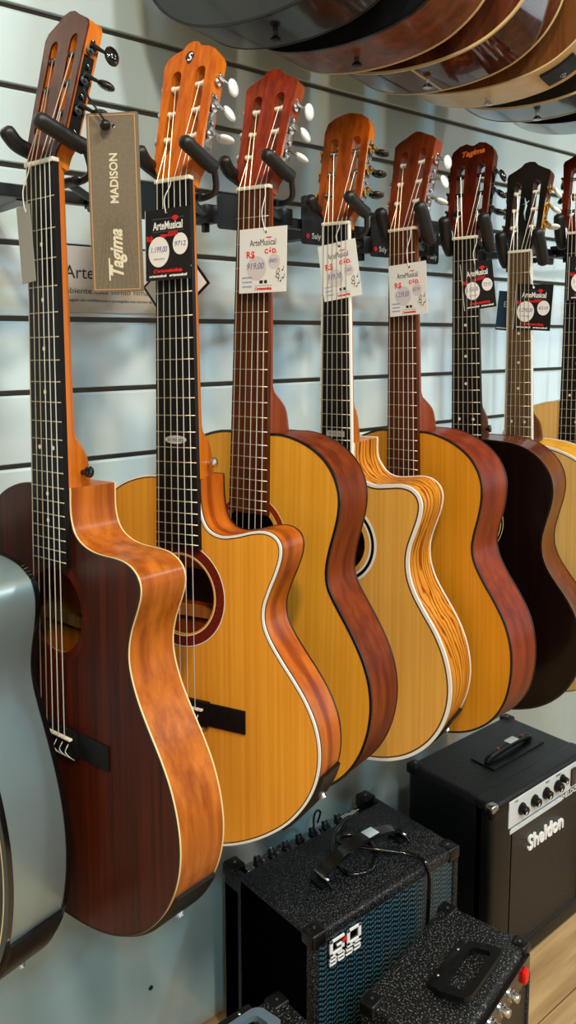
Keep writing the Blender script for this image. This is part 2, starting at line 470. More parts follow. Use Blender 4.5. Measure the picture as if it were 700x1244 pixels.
                cpos = HS(xo+sgn*.006, s+.006, .033)
                bmesh.ops.create_uvsphere(bm, u_segments=16, v_segments=10, radius=1,
                    matrix=Matrix.Translation(cpos) @ rot @ turn @ Matrix.Diagonal((.0052, .0125, .0100, 1)))
                mesh_obj('button', bm, g['button'], key, True)
        # strings
        br = .0030
        for k in range(6):
            un = (-.42+.168*k)*nw; us = (-.5+.2*k)*.056 if kind == 'C' else (-.5+.2*k)*.053
            side = -1 if k < 3 else 1
            j = k if k < 3 else 5-k
            s = ss[j]
            path = [HS(side*.0185+(.003 if k in (1,4) else 0)*side, s-.0005, .0012), L(un, -.003, -.0022), L(un, .002, -.0022), L(un+(us-un)*.5, .325, -br-.0002), L(us, .650, -.0048), L(us, .656, .0022)]
            mt = nylon_b if (k < 3 or g.get('steel')) else nylon_w
            tube_obj('string', path, .00055 if k > 2 else .00065, mt, root, 5)
    # ---- bridge
    bw2, off = (.095, 0) if kind == 'C' else (.080, 0)
    bm = bmesh.new()
    add_box(bm, -bw2, bw2, W0-.0025, W0+.0005, -.672, -.643, .0008)
    add_box(bm, -.043, .043, W0-.0075, W0+.0003, -.672, -.641, .0012)
    bridge = mesh_obj('bridge', bm, g.get('bridgem', ebony), root, True, 35)
    bm = bmesh.new(); add_box(bm, -.037, .037, W0-.0115, W0-.006, -.6515, -.6488, .0006)
    mesh_obj('saddle', bm, bone, bridge)
    if g.get('detail', True):
        for k in range(6):
            u = (-.5+.2*k)*.056
            bm = bmesh.new(); tube(bm, catmull([L(u,.656,.002), L(u+.002,.660,-.003), L(u,.666,-.004), L(u+.003,.672,-.001), L(u+.006,.677,.004)], 3), .0006, 5)
            mesh_obj('string_knot', bm, nylon_w, bridge)
    # ---- strap button / jack at the bottom
    vb = max(p[1] for p in loop)
    bm = bmesh.new(); lathe(bm, [(.004, 0), (.0035, .006), (.0075, .010), (.0078, .013), (.003, .0145)], L(0, vb-.0005, W0+t*.5), (0, 0, -1), 18)
    mesh_obj('strap_button', bm, g.get('sbutton', black_metal), root, True, 40)
    if g.get('heelbutton'):
        bm = bmesh.new(); o = L(bw(v0)-.006, v0-.016, .030)
        lathe(bm, [(.0035, -.006), (.003, .006), (.0065, .009), (.0068, .012), (.002, .0135)], o, (1, .1, .1), 18)
        mesh_obj('strap_button', bm, g['heelbutton'], root, True, 40)
    if g.get('jackpos'):
        jp = g['jackpos']
        # curved black plate following the lower rim
        idx = min(range(n), key=lambda i: (loop[i][0]-jp[0])**2+(loop[i][1]-jp[1])**2)
        span = [loop[(idx+k) % n] for k in range(-g.get('jackspan', 5), g.get('jackspan', 5)+1)]
        nrm = offset_loop(loop, -.0045)
        spo = [nrm[(idx+k) % n] for k in range(-g.get('jackspan', 5), g.get('jackspan', 5)+1)]
        w0, w1 = W0+g.get('jackw', (.012, -.008))[0], W0+t+g.get('jackw', (.012, -.008))[1]
        bm = bmesh.new(); R = []
        for a, b in zip(span, spo):
            R.append([bm.verts.new(L(a[0],a[1],w0)), bm.verts.new(L(b[0],b[1],w0+.0015)), bm.verts.new(L(b[0],b[1],w1-.0015)), bm.verts.new(L(a[0],a[1],w1))])
        for a, b in zip(R[:-1], R[1:]):
            for k in range(4): bm.faces.new((a[k], a[(k+1) % 4], b[(k+1) % 4], b[k]))
        bm.faces.new(R[0]); bm.faces.new(R[-1][::-1])
        jk = mesh_obj('jack_plate', bm, black_plastic, root, True, 35)
        mid = Vector(spo[len(spo)//2]); tdir = (Vector(spo[-1])-Vector(spo[0])).normalized(); out = Vector((-tdir.y, tdir.x))
        if out.dot(mid-Vector((0, .6))) < 0: out = -out
        bm = bmesh.new(); lathe(bm, [(.0055, -.002), (.0055, .0012), (.0038, .0014), (.0038, .0042), (.002, .0044)], L(mid.x, mid.y, (w0*.35+w1*.65)), (out.x, 0, -out.y), 20)
        mesh_obj('jack_socket', bm, chrome, jk, True, 40)
    return root, M

raw_wood = wood('raw_spruce_brace', rgb(150, 88, 38), rgb(190, 122, 62), (60, 60, 4), .6)
# ---- woods
mahog_top = wood('dark_mahogany_top', rgb(44, 13, 3), rgb(76, 25, 6), (120, 120, 3), .42, coat=.05, coat_rough=.3, spec=.22)
orange_side = wood('orange_mahogany_side', rgb(140, 68, 14), rgb(184, 106, 34), (60, 60, 4), .36, coat=.5, coat_rough=.24, spec=.35)
spruce_gold = wood('golden_spruce_top', rgb(214, 143, 40), rgb(228, 162, 58), (220, 220, 2), .34, coat=.2, coat_rough=.2)
spruce_matte = wood('matte_yellow_spruce_top', rgb(208, 147, 38), rgb(222, 163, 54), (220, 220, 2), .42)
spruce_pale = wood('pale_yellow_spruce_top', rgb(212, 156, 66), rgb(224, 171, 82), (220, 220, 2), .34, coat=.2)
spruce_amber = wood('amber_spruce_top', rgb(204, 136, 26), rgb(216, 152, 40), (220, 220, 2), .4)
spruce_nat = wood('natural_spruce_top', rgb(214, 172, 96), rgb(228, 190, 118), (220, 220, 2), .36, coat=.2)
sapele_side = wood('sapele_orange_side', rgb(146, 62, 10), rgb(190, 104, 26), (30, 30, 6), .36, coat=.4, coat_rough=.24, spec=.35,
                   figure=dict(scale=9, dist=6, col=(.55,.38,.25,1), map=(1,1,.2)))
redbrown_side = wood('red_brown_side', rgb(88, 32, 8), rgb(124, 54, 16), (50, 50, 5), .5, coat=.0, coat_rough=.3, spec=.1)
red_side = wood('red_mahogany_side', rgb(100, 32, 8), rgb(134, 52, 16), (50, 50, 5), .42, coat=.1, coat_rough=.25, spec=.35)
zebra_side = wood('zebra_figured_side', rgb(196, 124, 34), rgb(216, 150, 58), (30, 30, 5), .36, coat=.12, coat_rough=.15, spec=.35,
                  figure=dict(scale=30, dist=14, col=(.36,.19,.08,1), map=(1,1,.10), p0=.0, p1=.45))
dark_top = wood('near_black_top', rgb(10, 5, 4), rgb(20, 9, 6), (120, 120, 3), .3, coat=.25, coat_rough=.1, spec=.3)
darkred_side = wood('dark_red_brown_side', rgb(74, 26, 10), rgb(108, 46, 18), (50, 50, 5), .28, coat=.4, coat_rough=.15)
neck_orange = wood('orange_neck', rgb(176, 90, 14), rgb(204, 116, 28), (90, 90, 4), .35, coat=.2)
neck_red = wood('reddish_neck', rgb(118, 44, 12), rgb(150, 68, 22), (90, 90, 4), .38, coat=.15)
neck_dark = wood('dark_neck', rgb(70, 34, 20), rgb(96, 50, 30), (90, 90, 4), .35)
ven_dark = wood('dark_headstock_veneer', rgb(44, 10, 4), rgb(90, 26, 7), (90, 90, 4), .35, coat=.1, spec=.3)
ven_orange = wood('orange_headstock_veneer', rgb(178, 80, 8), rgb(212, 116, 18), (150, 150, 5), .35, coat=.1)
ven_red = wood('red_headstock_veneer', rgb(104, 26, 6), rgb(160, 54, 12), (110, 110, 5), .35, coat=.12)
ven_amber = wood('amber_brown_headstock_veneer', rgb(104, 40, 4), rgb(160, 74, 10), (90, 90, 5), .35, coat=.12)
ven_brown = wood('brown_headstock_veneer', rgb(84, 30, 10), rgb(124, 50, 16), (90, 90, 5), .35, coat=.12)
ven_black = plain('black_headstock_veneer', rgb(14, 12, 13), .3, coat=.3)
yellow_side = wood('yellow_maple_side', rgb(214, 156, 40), rgb(232, 176, 60), (60, 60, 5), .3, coat=.3)
rose_ring = wood('red_rosette_wood', rgb(84, 22, 14), rgb(120, 40, 24), (300, 300, 300), .35)
silver_side = plain('silver_teal_side', rgb(150, 172, 178), .34, metal=.7, coat=.4, bump=(500, .05, .0003))
silver_top = plain('black_carbon_top', rgb(14, 16, 19), .35)

FB = lambda m, a, b, h: (m, a, b, -.0005, h)
G1R = [(.031,.361),(.0305,.385),(.033,.404),(.040,.415),(.052,.4235),(.070,.429),(.090,.430),(.110,.4295),(.125,.431),(.138,.436),(.147,.444),(.151,.454),(.150,.465),(.146,.476),(.140,.490),(.133,.505),(.1285,.523),(.128,.540),(.133,.559),(.143,.582),(.160,.608),(.177,.632),(.192,.658),(.202,.688),(.2065,.717),(.205,.745),(.197,.773),(.180,.804),(.155,.832),(.125,.853),(.088,.868),(.049,.8755)]
G2R = [(.029,.362),(.0295,.385),(.031,.404),(.036,.419),(.045,.429),(.062,.4345),(.084,.430),(.106,.423),(.123,.4205),(.138,.4245),(.147,.4345),(.147,.450),(.140,.470),(.128,.495),(.120,.515),(.121,.535),(.130,.553),(.147,.576),(.166,.598),(.182,.621),(.193,.646),(.197,.669),(.196,.694),(.190,.716),(.178,.740),(.155,.769),(.125,.791),(.091,.810),(.061,.821),(.03,.828)]
G3R = GEN+GEN_LOW
G4R = [(.0275,.330),(.028,.358),(.036,.377),(.048,.389),(.064,.3935),(.086,.390),(.107,.3865),(.125,.3895),(.138,.401),(.1425,.417),(.139,.437),(.130,.462),(.1225,.482),(.1195,.502),(.121,.526),(.131,.552),(.146,.576),(.167,.605),(.182,.637),(.190,.670),(.192,.700),(.187,.732),(.174,.764),(.153,.792),(.124,.816),(.089,.831),(.054,.836),(.025,.838)]
G5R = [(.030,.328),(.050,.329),(.066,.332),(.094,.341),(.122,.357),(.140,.378),(.150,.402),(.150,.427),(.145,.457),(.135,.487),(.1305,.509),(.134,.530),(.149,.557),(.175,.590),(.195,.622),(.2055,.662),(.204,.708),(.194,.752),(.169,.790),(.130,.817),(.097,.829),(.06,.836),(.03,.839)]
G6R = [(.028,.352),(.050,.353),(.078,.355),(.104,.362),(.126,.377),(.142,.395),(.151,.414),(.154,.438),(.150,.463),(.140,.493),(.132,.522),(.132,.548),(.141,.574),(.157,.597),(.177,.622),(.193,.652),(.202,.686),(.203,.722),(.194,.762),(.170,.800),(.135,.828),(.095,.843),(.05,.849)]
G7R = [(.028,.358),(.055,.361),(.080,.366),(.108,.377),(.130,.393),(.143,.412),(.148,.435),(.145,.458),(.138,.482),(.134,.505),(.136,.528),(.148,.556),(.170,.590),(.190,.628),(.201,.670),(.203,.712),(.192,.756),(.168,.796),(.130,.824),(.09,.838),(.05,.844)]
G0R = [(.030,.337),(.065,.339),(.092,.341),(.112,.347),(.128,.358),(.135,.372),(.136,.392),(.133,.414),(.128,.437),(.1255,.458),(.128,.478),(.138,.503),(.156,.543),(.173,.584),(.185,.630),(.188,.683),(.180,.738),(.160,.782),(.128,.814),(.090,.834),(.05,.846)]

GUITARS = [
 dict(pose=(.3884,.8897,.190,79.31,-1.38,-1.64), right=G1R, cut=True, v0=.361, waist=17, t=.066, heel=.66, top=mahog_top, side=orange_side,
      neckm=neck_orange, board=ebony, veneer=ven_dark, headm=neck_orange, crown='wave', plate=black_gloss, gear=black_metal, button=black_gloss, roller=black_metal,
      bands=[(black_bind, -.0002, .0012, -.0004, .0006), (cream_bind, -.0006, .0008, .0006, .0026), (cream_bind, -.0005, .0018, .9985, 1.0004)],
      hole=(.507,.050), rosette=[(ven_dark, .052, .060)], heelbutton=black_gloss, jackpos=(.158,.832), jackspan=7, jackw=(.006,-.002), dots=(3,5,7,9,12,15,17), turn=(0,.4,1.3), inlabel=card_black,
      label='dark mahogany cutaway guitar with glossy orange sides, leftmost full guitar on the rail'),
 dict(pose=(.5495,.8716,.1882,69.86,-2.19,-3.12), right=G2R, cut=True, v0=.362, waist=14, t=.056, top=spruce_gold, side=sapele_side,
      neckm=neck_orange, board=ebony, veneer=ven_orange, crown='scallop', plate=chrome, gear=chrome, button=pearl, roller=roller_w,
      bands=[(white_bind, -.0006, .0022, -.0006, .0016), (black_bind, -.0004, .0034, -.0003, .0004), (black_bind, -.0006, .001, .0016, .0040), (black_bind, -.0006, .002, .998, 1.0004)],
      hole=(.511,.050), rosette=[(white_bind,.0520,.0530),(rose_ring,.053,.0655),(white_bind,.0655,.0665)], heelbutton=chrome, jackpos=(.176,.745), jackspan=6, jackw=(.006,-.002),
      oval=('Strinberg', plain('grey_pearl_inlay', rgb(176,178,178), .3), ink_black, .0165, .0052, (fr(12)+fr(11))/2), turn=(.2,1.0,1.4),
      label='golden spruce cutaway guitar with red-ringed sound hole and bright orange headstock'),
 dict(pose=(.6865,.8876,.1964,73.79,-.17,-2.43), right=G3R, cut=False, v0=.327, waist=13, t=.076, top=spruce_matte, side=redbrown_side,
      neckm=neck_red, board=rosew, veneer=ven_red, crown='crest', plate=chrome, gear=chrome, button=pearl, roller=roller_w,
      bands=[(black_bind, -.0006, .0028, -.0005, .0030), (black_bind, -.0006, .002, .998, 1.0004)], hole=(.474,.045), rosette=[(cream_bind,.050,.0512),(ven_red,.0512,.060),(cream_bind,.060,.0612)],
      turn=(.5,1.0,1.5), nfret=19,
      label='matte yellow classical guitar without cutaway, red-brown sides and reddish slotted headstock with white rollers'),
 dict(pose=(.8591,.9093,.1669,71.18,-.39,.08), right=G4R, cut=True, v0=.330, waist=13, t=.090, heel=.6, top=spruce_pale, side=zebra_side, kind='S',
      neckm=neck_orange, board=ebony, veneer=ven_amber, crown='round', plate=nickel, gear=gold, button=black_gloss, roller=nickel,
      bands=[(white_bind, -.0008, .0040, -.0006, .0036), (plain('tortoise_purfling', rgb(84,48,30), .3), -.0002, .0064, -.0003, .0004), (white_bind, -.0008, .002, .9965, 1.0004)],
      hole=(.488,.048), rosette=[(white_bind,.0560,.0590),(black_bind,.0590,.0640),(white_bind,.0640,.0680)], boardbind=white_bind, steel=True, jackpos=(.160,.785), jackspan=4, jackw=(.03,-.004),
      oval=(None, plain('grey_label_inlay', rgb(150,150,150), .4), ink_grey, -.016, .0045, (fr(12)+fr(11))/2), dots=(), turn=(0,.1,.2),
      label='pale spruce cutaway guitar with thick white binding and dark-streaked zebra-figured sides'),
 dict(pose=(1.0173,.919,.1721,84.93,-1.37,.04), right=G5R, cut=False, v0=.328, waist=10, t=.076, top=spruce_amber, side=red_side,
      neckm=neck_red, board=rosew, veneer=ven_brown, crown='peak', plate=chrome, gear=chrome, button=pearl, roller=roller_w,
      bands=[(black_bind, -.0006, .0026, -.0005, .0026), (black_bind, -.0006, .002, .998, 1.0004)], hole=(.474,.045), rosette=[(ven_red,.047,.060)], turn=(.3,1.2,1.5), nfret=19,
      label='amber orange classical guitar with glossy red sides, right of the zebra-sided cutaway guitar'),
 dict(pose=(1.1683,.908,.1693,73.77,-1.65,.96), right=G6R, cut=False, v0=.352, waist=11, t=.080, top=dark_top, side=darkred_side, kind='S',
      neckm=neck_dark, board=ebony, veneer=ven_dark, crown='notch', plate=black_gloss, gear=black_metal, button=black_gloss, roller=black_metal,
      bands=[(black_bind, -.0006, .0026, -.0005, .0022), (plain('thin_tan_purfling', rgb(150,110,70), .3), -.0007, .001, .0012, .0018), (black_bind, -.0006, .002, .998, 1.0004)],
      hole=(.500,.048), rosette=[(cream_bind,.060,.0612),(cream_bind,.0645,.0655)], steel=True, heelbutton=black_gloss, dots=(3,5,7,9,12), turn=(.3,.7,1.2), headtext=True,
      label='near-black guitar with dark red-brown sides and black tuner buttons'),
 dict(pose=(1.3188,.898,.1552,79.42,-.9,1.16), right=G7R, cut=False, v0=.358, waist=9, t=.090, top=spruce_nat, side=yellow_side, kind='S',
      neckm=neck_dark, board=rosew_dull, veneer=ven_black, crown='crest', plate=gold, gear=gold, button=pearl, roller=roller_w,
      bands=[(white_bind, -.0008, .003, -.0006, .0030), (black_bind, -.0004, .0045, -.0003, .0004), (white_bind, -.0008, .002, .9965, 1.0004)], boardbind=white_bind,
      hole=(.500,.048), rosette=[(black_bind,.052,.060)], steel=True, dots=(3,5,7,9,12), turn=(0,.6,1.0),
      label='natural pale guitar with white binding and black headstock with gold tuners, behind the near-black one'),
 dict(pose=(1.4775,.8741,.2001,74.33,-1.23,-.99), right=G5R, cut=False, v0=.328, waist=10, t=.090, top=spruce_nat, side=yellow_side, kind='S',
      neckm=neck_red, board=ebony, veneer=ven_dark, crown='crest', plate=gold, gear=gold, button=black_gloss, roller=nickel,
      bands=[(cream_bind, -.0006, .002, -.0005, .0022), (cream_bind, -.0006, .002, .998, 1.0004)], hole=(.474,.045), rosette=[(ven_red,.047,.060)], steel=True, dots=(3,5,7,9,12,15), dotu=.004,
      label='guitar with black fingerboard cut off by the right edge of the picture'),
 dict(pose=(.2446,.9603,.0917,74.46,1.29,-1.15), right=G0R, cut=False, v0=.337, waist=9, t=.0826, top=silver_top, side=silver_side,
      neckm=neck_dark, board=ebony, veneer=ven_black, crown='crest', plate=chrome, gear=chrome, button=black_gloss, roller=black_metal,
      bands=[(black_gloss, -.0012, .006, -.0006, .0060), (cream_bind, -.0007, .0085, -.0003, .0003), (black_gloss, -.0012, .002, .994, 1.0006)], hole=(.474,.045),
      jackpos=(.134,.808), jackspan=7, jackw=(.006,-.006), sbutton=black_metal,
      label='silver-teal sided guitar with black binding at the left edge of the picture'),
]
ROOTS = []
for g in GUITARS:
    ROOTS.append(make_guitar(g))

# upper row (bottoms of the bodies seen from below)
uz = 1.252
brown_side = wood('dark_brown_upper_side', rgb(96, 50, 26), rgb(140, 78, 44), (40, 40, 5), .3, coat=.4)
gloss_brown = wood('glossy_brown_upper_side', rgb(58, 28, 18), rgb(104, 56, 36), (40, 40, 6), .1, coat=1, coat_rough=.03)
maple_side = wood('pale_maple_upper_side', rgb(228, 196, 142), rgb(240, 212, 166), (30, 30, 8), .3, coat=.3)
cedar_top = wood('cedar_brown_top', rgb(96, 58, 30), rgb(120, 76, 40), (120, 120, 3), .35)
sunburst = plain('red_black_sunburst_top', rgb(40, 8, 6), .15, coat=.8)
blk_side = plain('black_upper_side', rgb(24, 25, 26), .22, coat=.5)
UP = [
 dict(X=.690, top=blk_side, side=blk_side, bands=[(black_bind,-.0006,.003,-.0005,.003),(black_bind,-.0006,.002,.9975,1.0004)], sbutton=black_metal,
      label='black guitar bottom hanging overhead, above the orange headstock'),
 dict(X=.839, t=.116, top=blk_side, side=brown_side, bands=[(black_bind,-.0008,.003,-.0005,.006),(cream_bind,-.0008,.003,.9955,1.0006)], sbutton=black_metal,
      label='dark brown guitar bottom with black strap button hanging overhead'),
 dict(X=.997, t=.124, top=gloss_brown, side=gloss_brown, bands=[(cream_bind,-.0008,.003,-.0006,.004),(cream_bind,-.0008,.003,.9955,1.0006)], sbutton=chrome, strip=True,
      label='glossy brown guitar bottom with cream binding and a cream end strip hanging overhead'),
 dict(X=1.165, top=cedar_top, side=maple_side, bands=[(cream_bind,-.0006,.002,-.0005,.002)], sbutton=chrome, jack=True,
      label='pale maple guitar bottom with a black jack plate hanging overhead'),
 dict(X=1.315, top=blk_side, side=blk_side, bands=[(cream_bind,-.0008,.003,-.0006,.002),(cream_bind,-.0008,.002,.9975,1.0006)], sbutton=chrome,
      label='black guitar bottom with thin pale binding hanging overhead, right of the maple one'),
 dict(X=1.47, top=blk_side, side=blk_side, bands=[(black_bind,-.0006,.003,-.0005,.003)], sbutton=black_metal,
      label='dark grey guitar bottom hanging overhead at the far right'),
]
for u in UP:
    g = dict(pose=(u['X'], .90, uz, 74, -1, -1.0), right=G5R, cut=False, v0=.328, waist=10, t=u.get('t', .098), top=u['top'], side=u['side'], kind='S',
             neckm=neck_dark, board=ebony, veneer=ven_dark, crown='crest', plate=chrome, gear=chrome, button=black_gloss, roller=nickel, detail=False,
             bands=u['bands'], hole=(.474,.048), sbutton=u['sbutton'], label=u['label'])
    if u.get('jack'): g.update(jackpos=(.12,.82), jackspan=3, jackw=(.022,-.022))
    root, M = make_guitar(g)
    if u.get('strip'):
        box('end_strip', -.0015, .0015, .008, .130, -.8415, -.8375, cream_bind, root)

# ------------------------------------------------------------------ hangers + rail
def hanger(g, M, lab, style='tube', grp='padded yoke guitar hangers along the black rail'):
    x, y, z = g['pose'][:3]
    root = thing('guitar_hanger', lab, 'hanger', Matrix.Translation((0,0,0)), grp)
    du = .0035 if g.get('kind') == 'S' else 0
    P = lambda u, v, w: M @ L(u-math.copysign(du, u) if abs(u) > .03 else u, v, w)
    # two padded prongs
    bmy = bmesh.new()
    for sgn in (1, -1):
        if style == 'tube':
            pts = [P(sgn*.039, -.019, .033), P(sgn*.039, -.023, .015), P(sgn*.039, -.029, -.004), P(sgn*.0385, -.037 if sgn > 0 else -.043, -.030 if sgn > 0 else -.018)]
            r0 = .0092
        else:
            pts = [P(sgn*.039, .020, .026), P(sgn*.041, .006, .014), P(sgn*.041, -.016, .004), P(sgn*.039, -.040, -.008)]
            r0 = .0108
        pts = catmull(pts, 5)
        rr = [r0*.8]+[r0]*(len(pts)-3)+[r0*.92, r0*.55]
        bm = bmesh.new(); tube(bm, pts, rr, 14)
        mesh_obj('padded_prong', bm, black_foam, root, True, 60)
        tube(bmy, catmull([P(0, .013, .042), P(sgn*.02, .012, .044), P(sgn*.034, .004, .044), pts[0]], 4), .0042, 8)
    mesh_obj('yoke', bmy, black_metal, root, True, 60)
    a = P(0, .013, .037); b = Vector((x+.115, .965, z+H-.018)); 
    bm = bmesh.new(); tube(bm, [P(-.016,.013,.037), a, P(.016,.013,.037)], .0055, 10); tube(bm, [a, (a+b)/2+Vector((0,0,-.004)), b], .005, 10)
    mesh_obj('yoke_arm', bm, black_metal, root, True, 60)
    bm = bmesh.new(); add_box(bm, b.x-.011, b.x+.011, .952, .988, b.z-.013, b.z+.013, .003)
    add_box(bm, b.x-.004, b.x+.004, .964, .974, b.z-.024, b.z-.012, .001)
    mesh_obj('swivel_block', bm, black_plastic, root, True, 40)
    bm = bmesh.new(); add_box(bm, b.x-.006, b.x+.006, .985, 1.004, b.z-.006, b.z+.012, .001)
    mesh_obj('rail_clamp', bm, black_metal, root)
    return b
WHO = ['the dark mahogany cutaway guitar', 'the golden guitar with the red-ringed sound hole', 'the matte yellow classical guitar', 'the zebra-sided guitar',
       'the amber classical guitar', 'the near-black guitar', 'the pale guitar with the black headstock', 'the guitar at the right picture edge']
for i in range(8):
    hanger(GUITARS[i], ROOTS[i][1], 'black padded yoke hanger holding the neck of '+WHO[i], 'tube' if i < 4 else 'pad')
RZ = H+.178
rail = thing('display_rail', 'black metal rail running behind the guitar necks in front of the slatted wall', 'rail', Matrix.Translation((0, 0, 0)))
box('bar', .34, 2.4, .995, 1.010, RZ-.008, RZ+.008, black_metal, rail, .0015)
for k, xx in enumerate((.42, .95, 1.5, 2.1)):
    bm = bmesh.new(); add_box(bm, xx-.012, xx+.012, 1.006, 1.1745, RZ-.010, RZ+.010, .001); add_box(bm, xx-.02, xx+.02, 1.166, 1.1745, RZ-.03, RZ+.03, .001)
    mesh_obj('bracket', bm, black_metal, rail)
# upper rail
UZ = uz+H+.0
rail2 = thing('upper_display_rail', 'black metal rail above the overhead guitars', 'rail', Matrix.Translation((0,0,0)))
box('bar', .05, 2.4, .990, 1.006, UZ-.008, UZ+.008, black_metal, rail2, .0015)
for xx in (.4, 1.4, 2.2):
    box('bracket', xx-.012, xx+.012, 1.0, 1.1745, UZ-.010, UZ+.010, black_metal, rail2)
for u in UP:
    Mx = guitar_matrix(u['X'], .90, uz, 74, -1, -1.0)
    hanger(dict(pose=(u['X'], .90, uz)), Mx, 'black padded hanger holding an overhead guitar out of the picture', 'pad', 'padded yoke hangers of the overhead row')
# hanging maker cards with red dot on the rail ("Saly")
def saly(x, y, zt, w, h, lab, txt=True):
    root = thing('hanger_card', lab, 'card', Matrix.Translation((x, y, zt+H)), 'black cards hanging under the rail')
    bm = bmesh.new(); r = .006
    c = []
    for cx, cy, a0 in ((w/2-r, -r, 0), (-w/2+r, -r, PI/2), (-w/2+r, -h+r, PI), (w/2-r, -h+r, 1.5*PI)):
        for k in range(5): a = a0+PI/2*k/4; c.append((cx+r*math.cos(a), cy+r*math.sin(a)))
    plate(bm, c, [], lambda a, b, w_: Vector((a, w_, b)), 0, .003)
    mesh_obj('card', bm, card_black, root)
    if txt:
        Mx = Matrix.Translation((0, -.0006, 0)) @ Matrix.Rotation(PI/2, 4, 'X')
        disc_obj('red_dot', -.013, -h+.013, .004, .004, ink_red, root, Mx)
        text_obj('lettering', 'Saly', .0125, ink_white, root, Mx @ Matrix.Translation((.005, -h+.013, 0)), bold=.0002)
saly(.888, .99, .222, .050, .075, 'black card with red dot and white lettering left of the amber-brown headstock')
saly(1.043, .99, .205, .048, .068, 'black card with red dot and white lettering left of the brown peaked headstock')
saly(1.178, .99, .205, .040, .072, 'black card with red dot and white lettering right of the brown peaked headstock')
saly(.729, .99, .207, .056, .050, 'plain black card behind the reddish classical guitar neck', False)
saly(.575, .99, .207, .056, .048, 'plain black card left of the black-board neck with the oval inlay', False)
saly(1.47, .99, .150, .045, .022, 'small plain black card left of the pale guitar with black headstock', False)
saly(1.60, 1.02, .192, .056, .034, 'small plain black card at the right, beside the last neck', False)

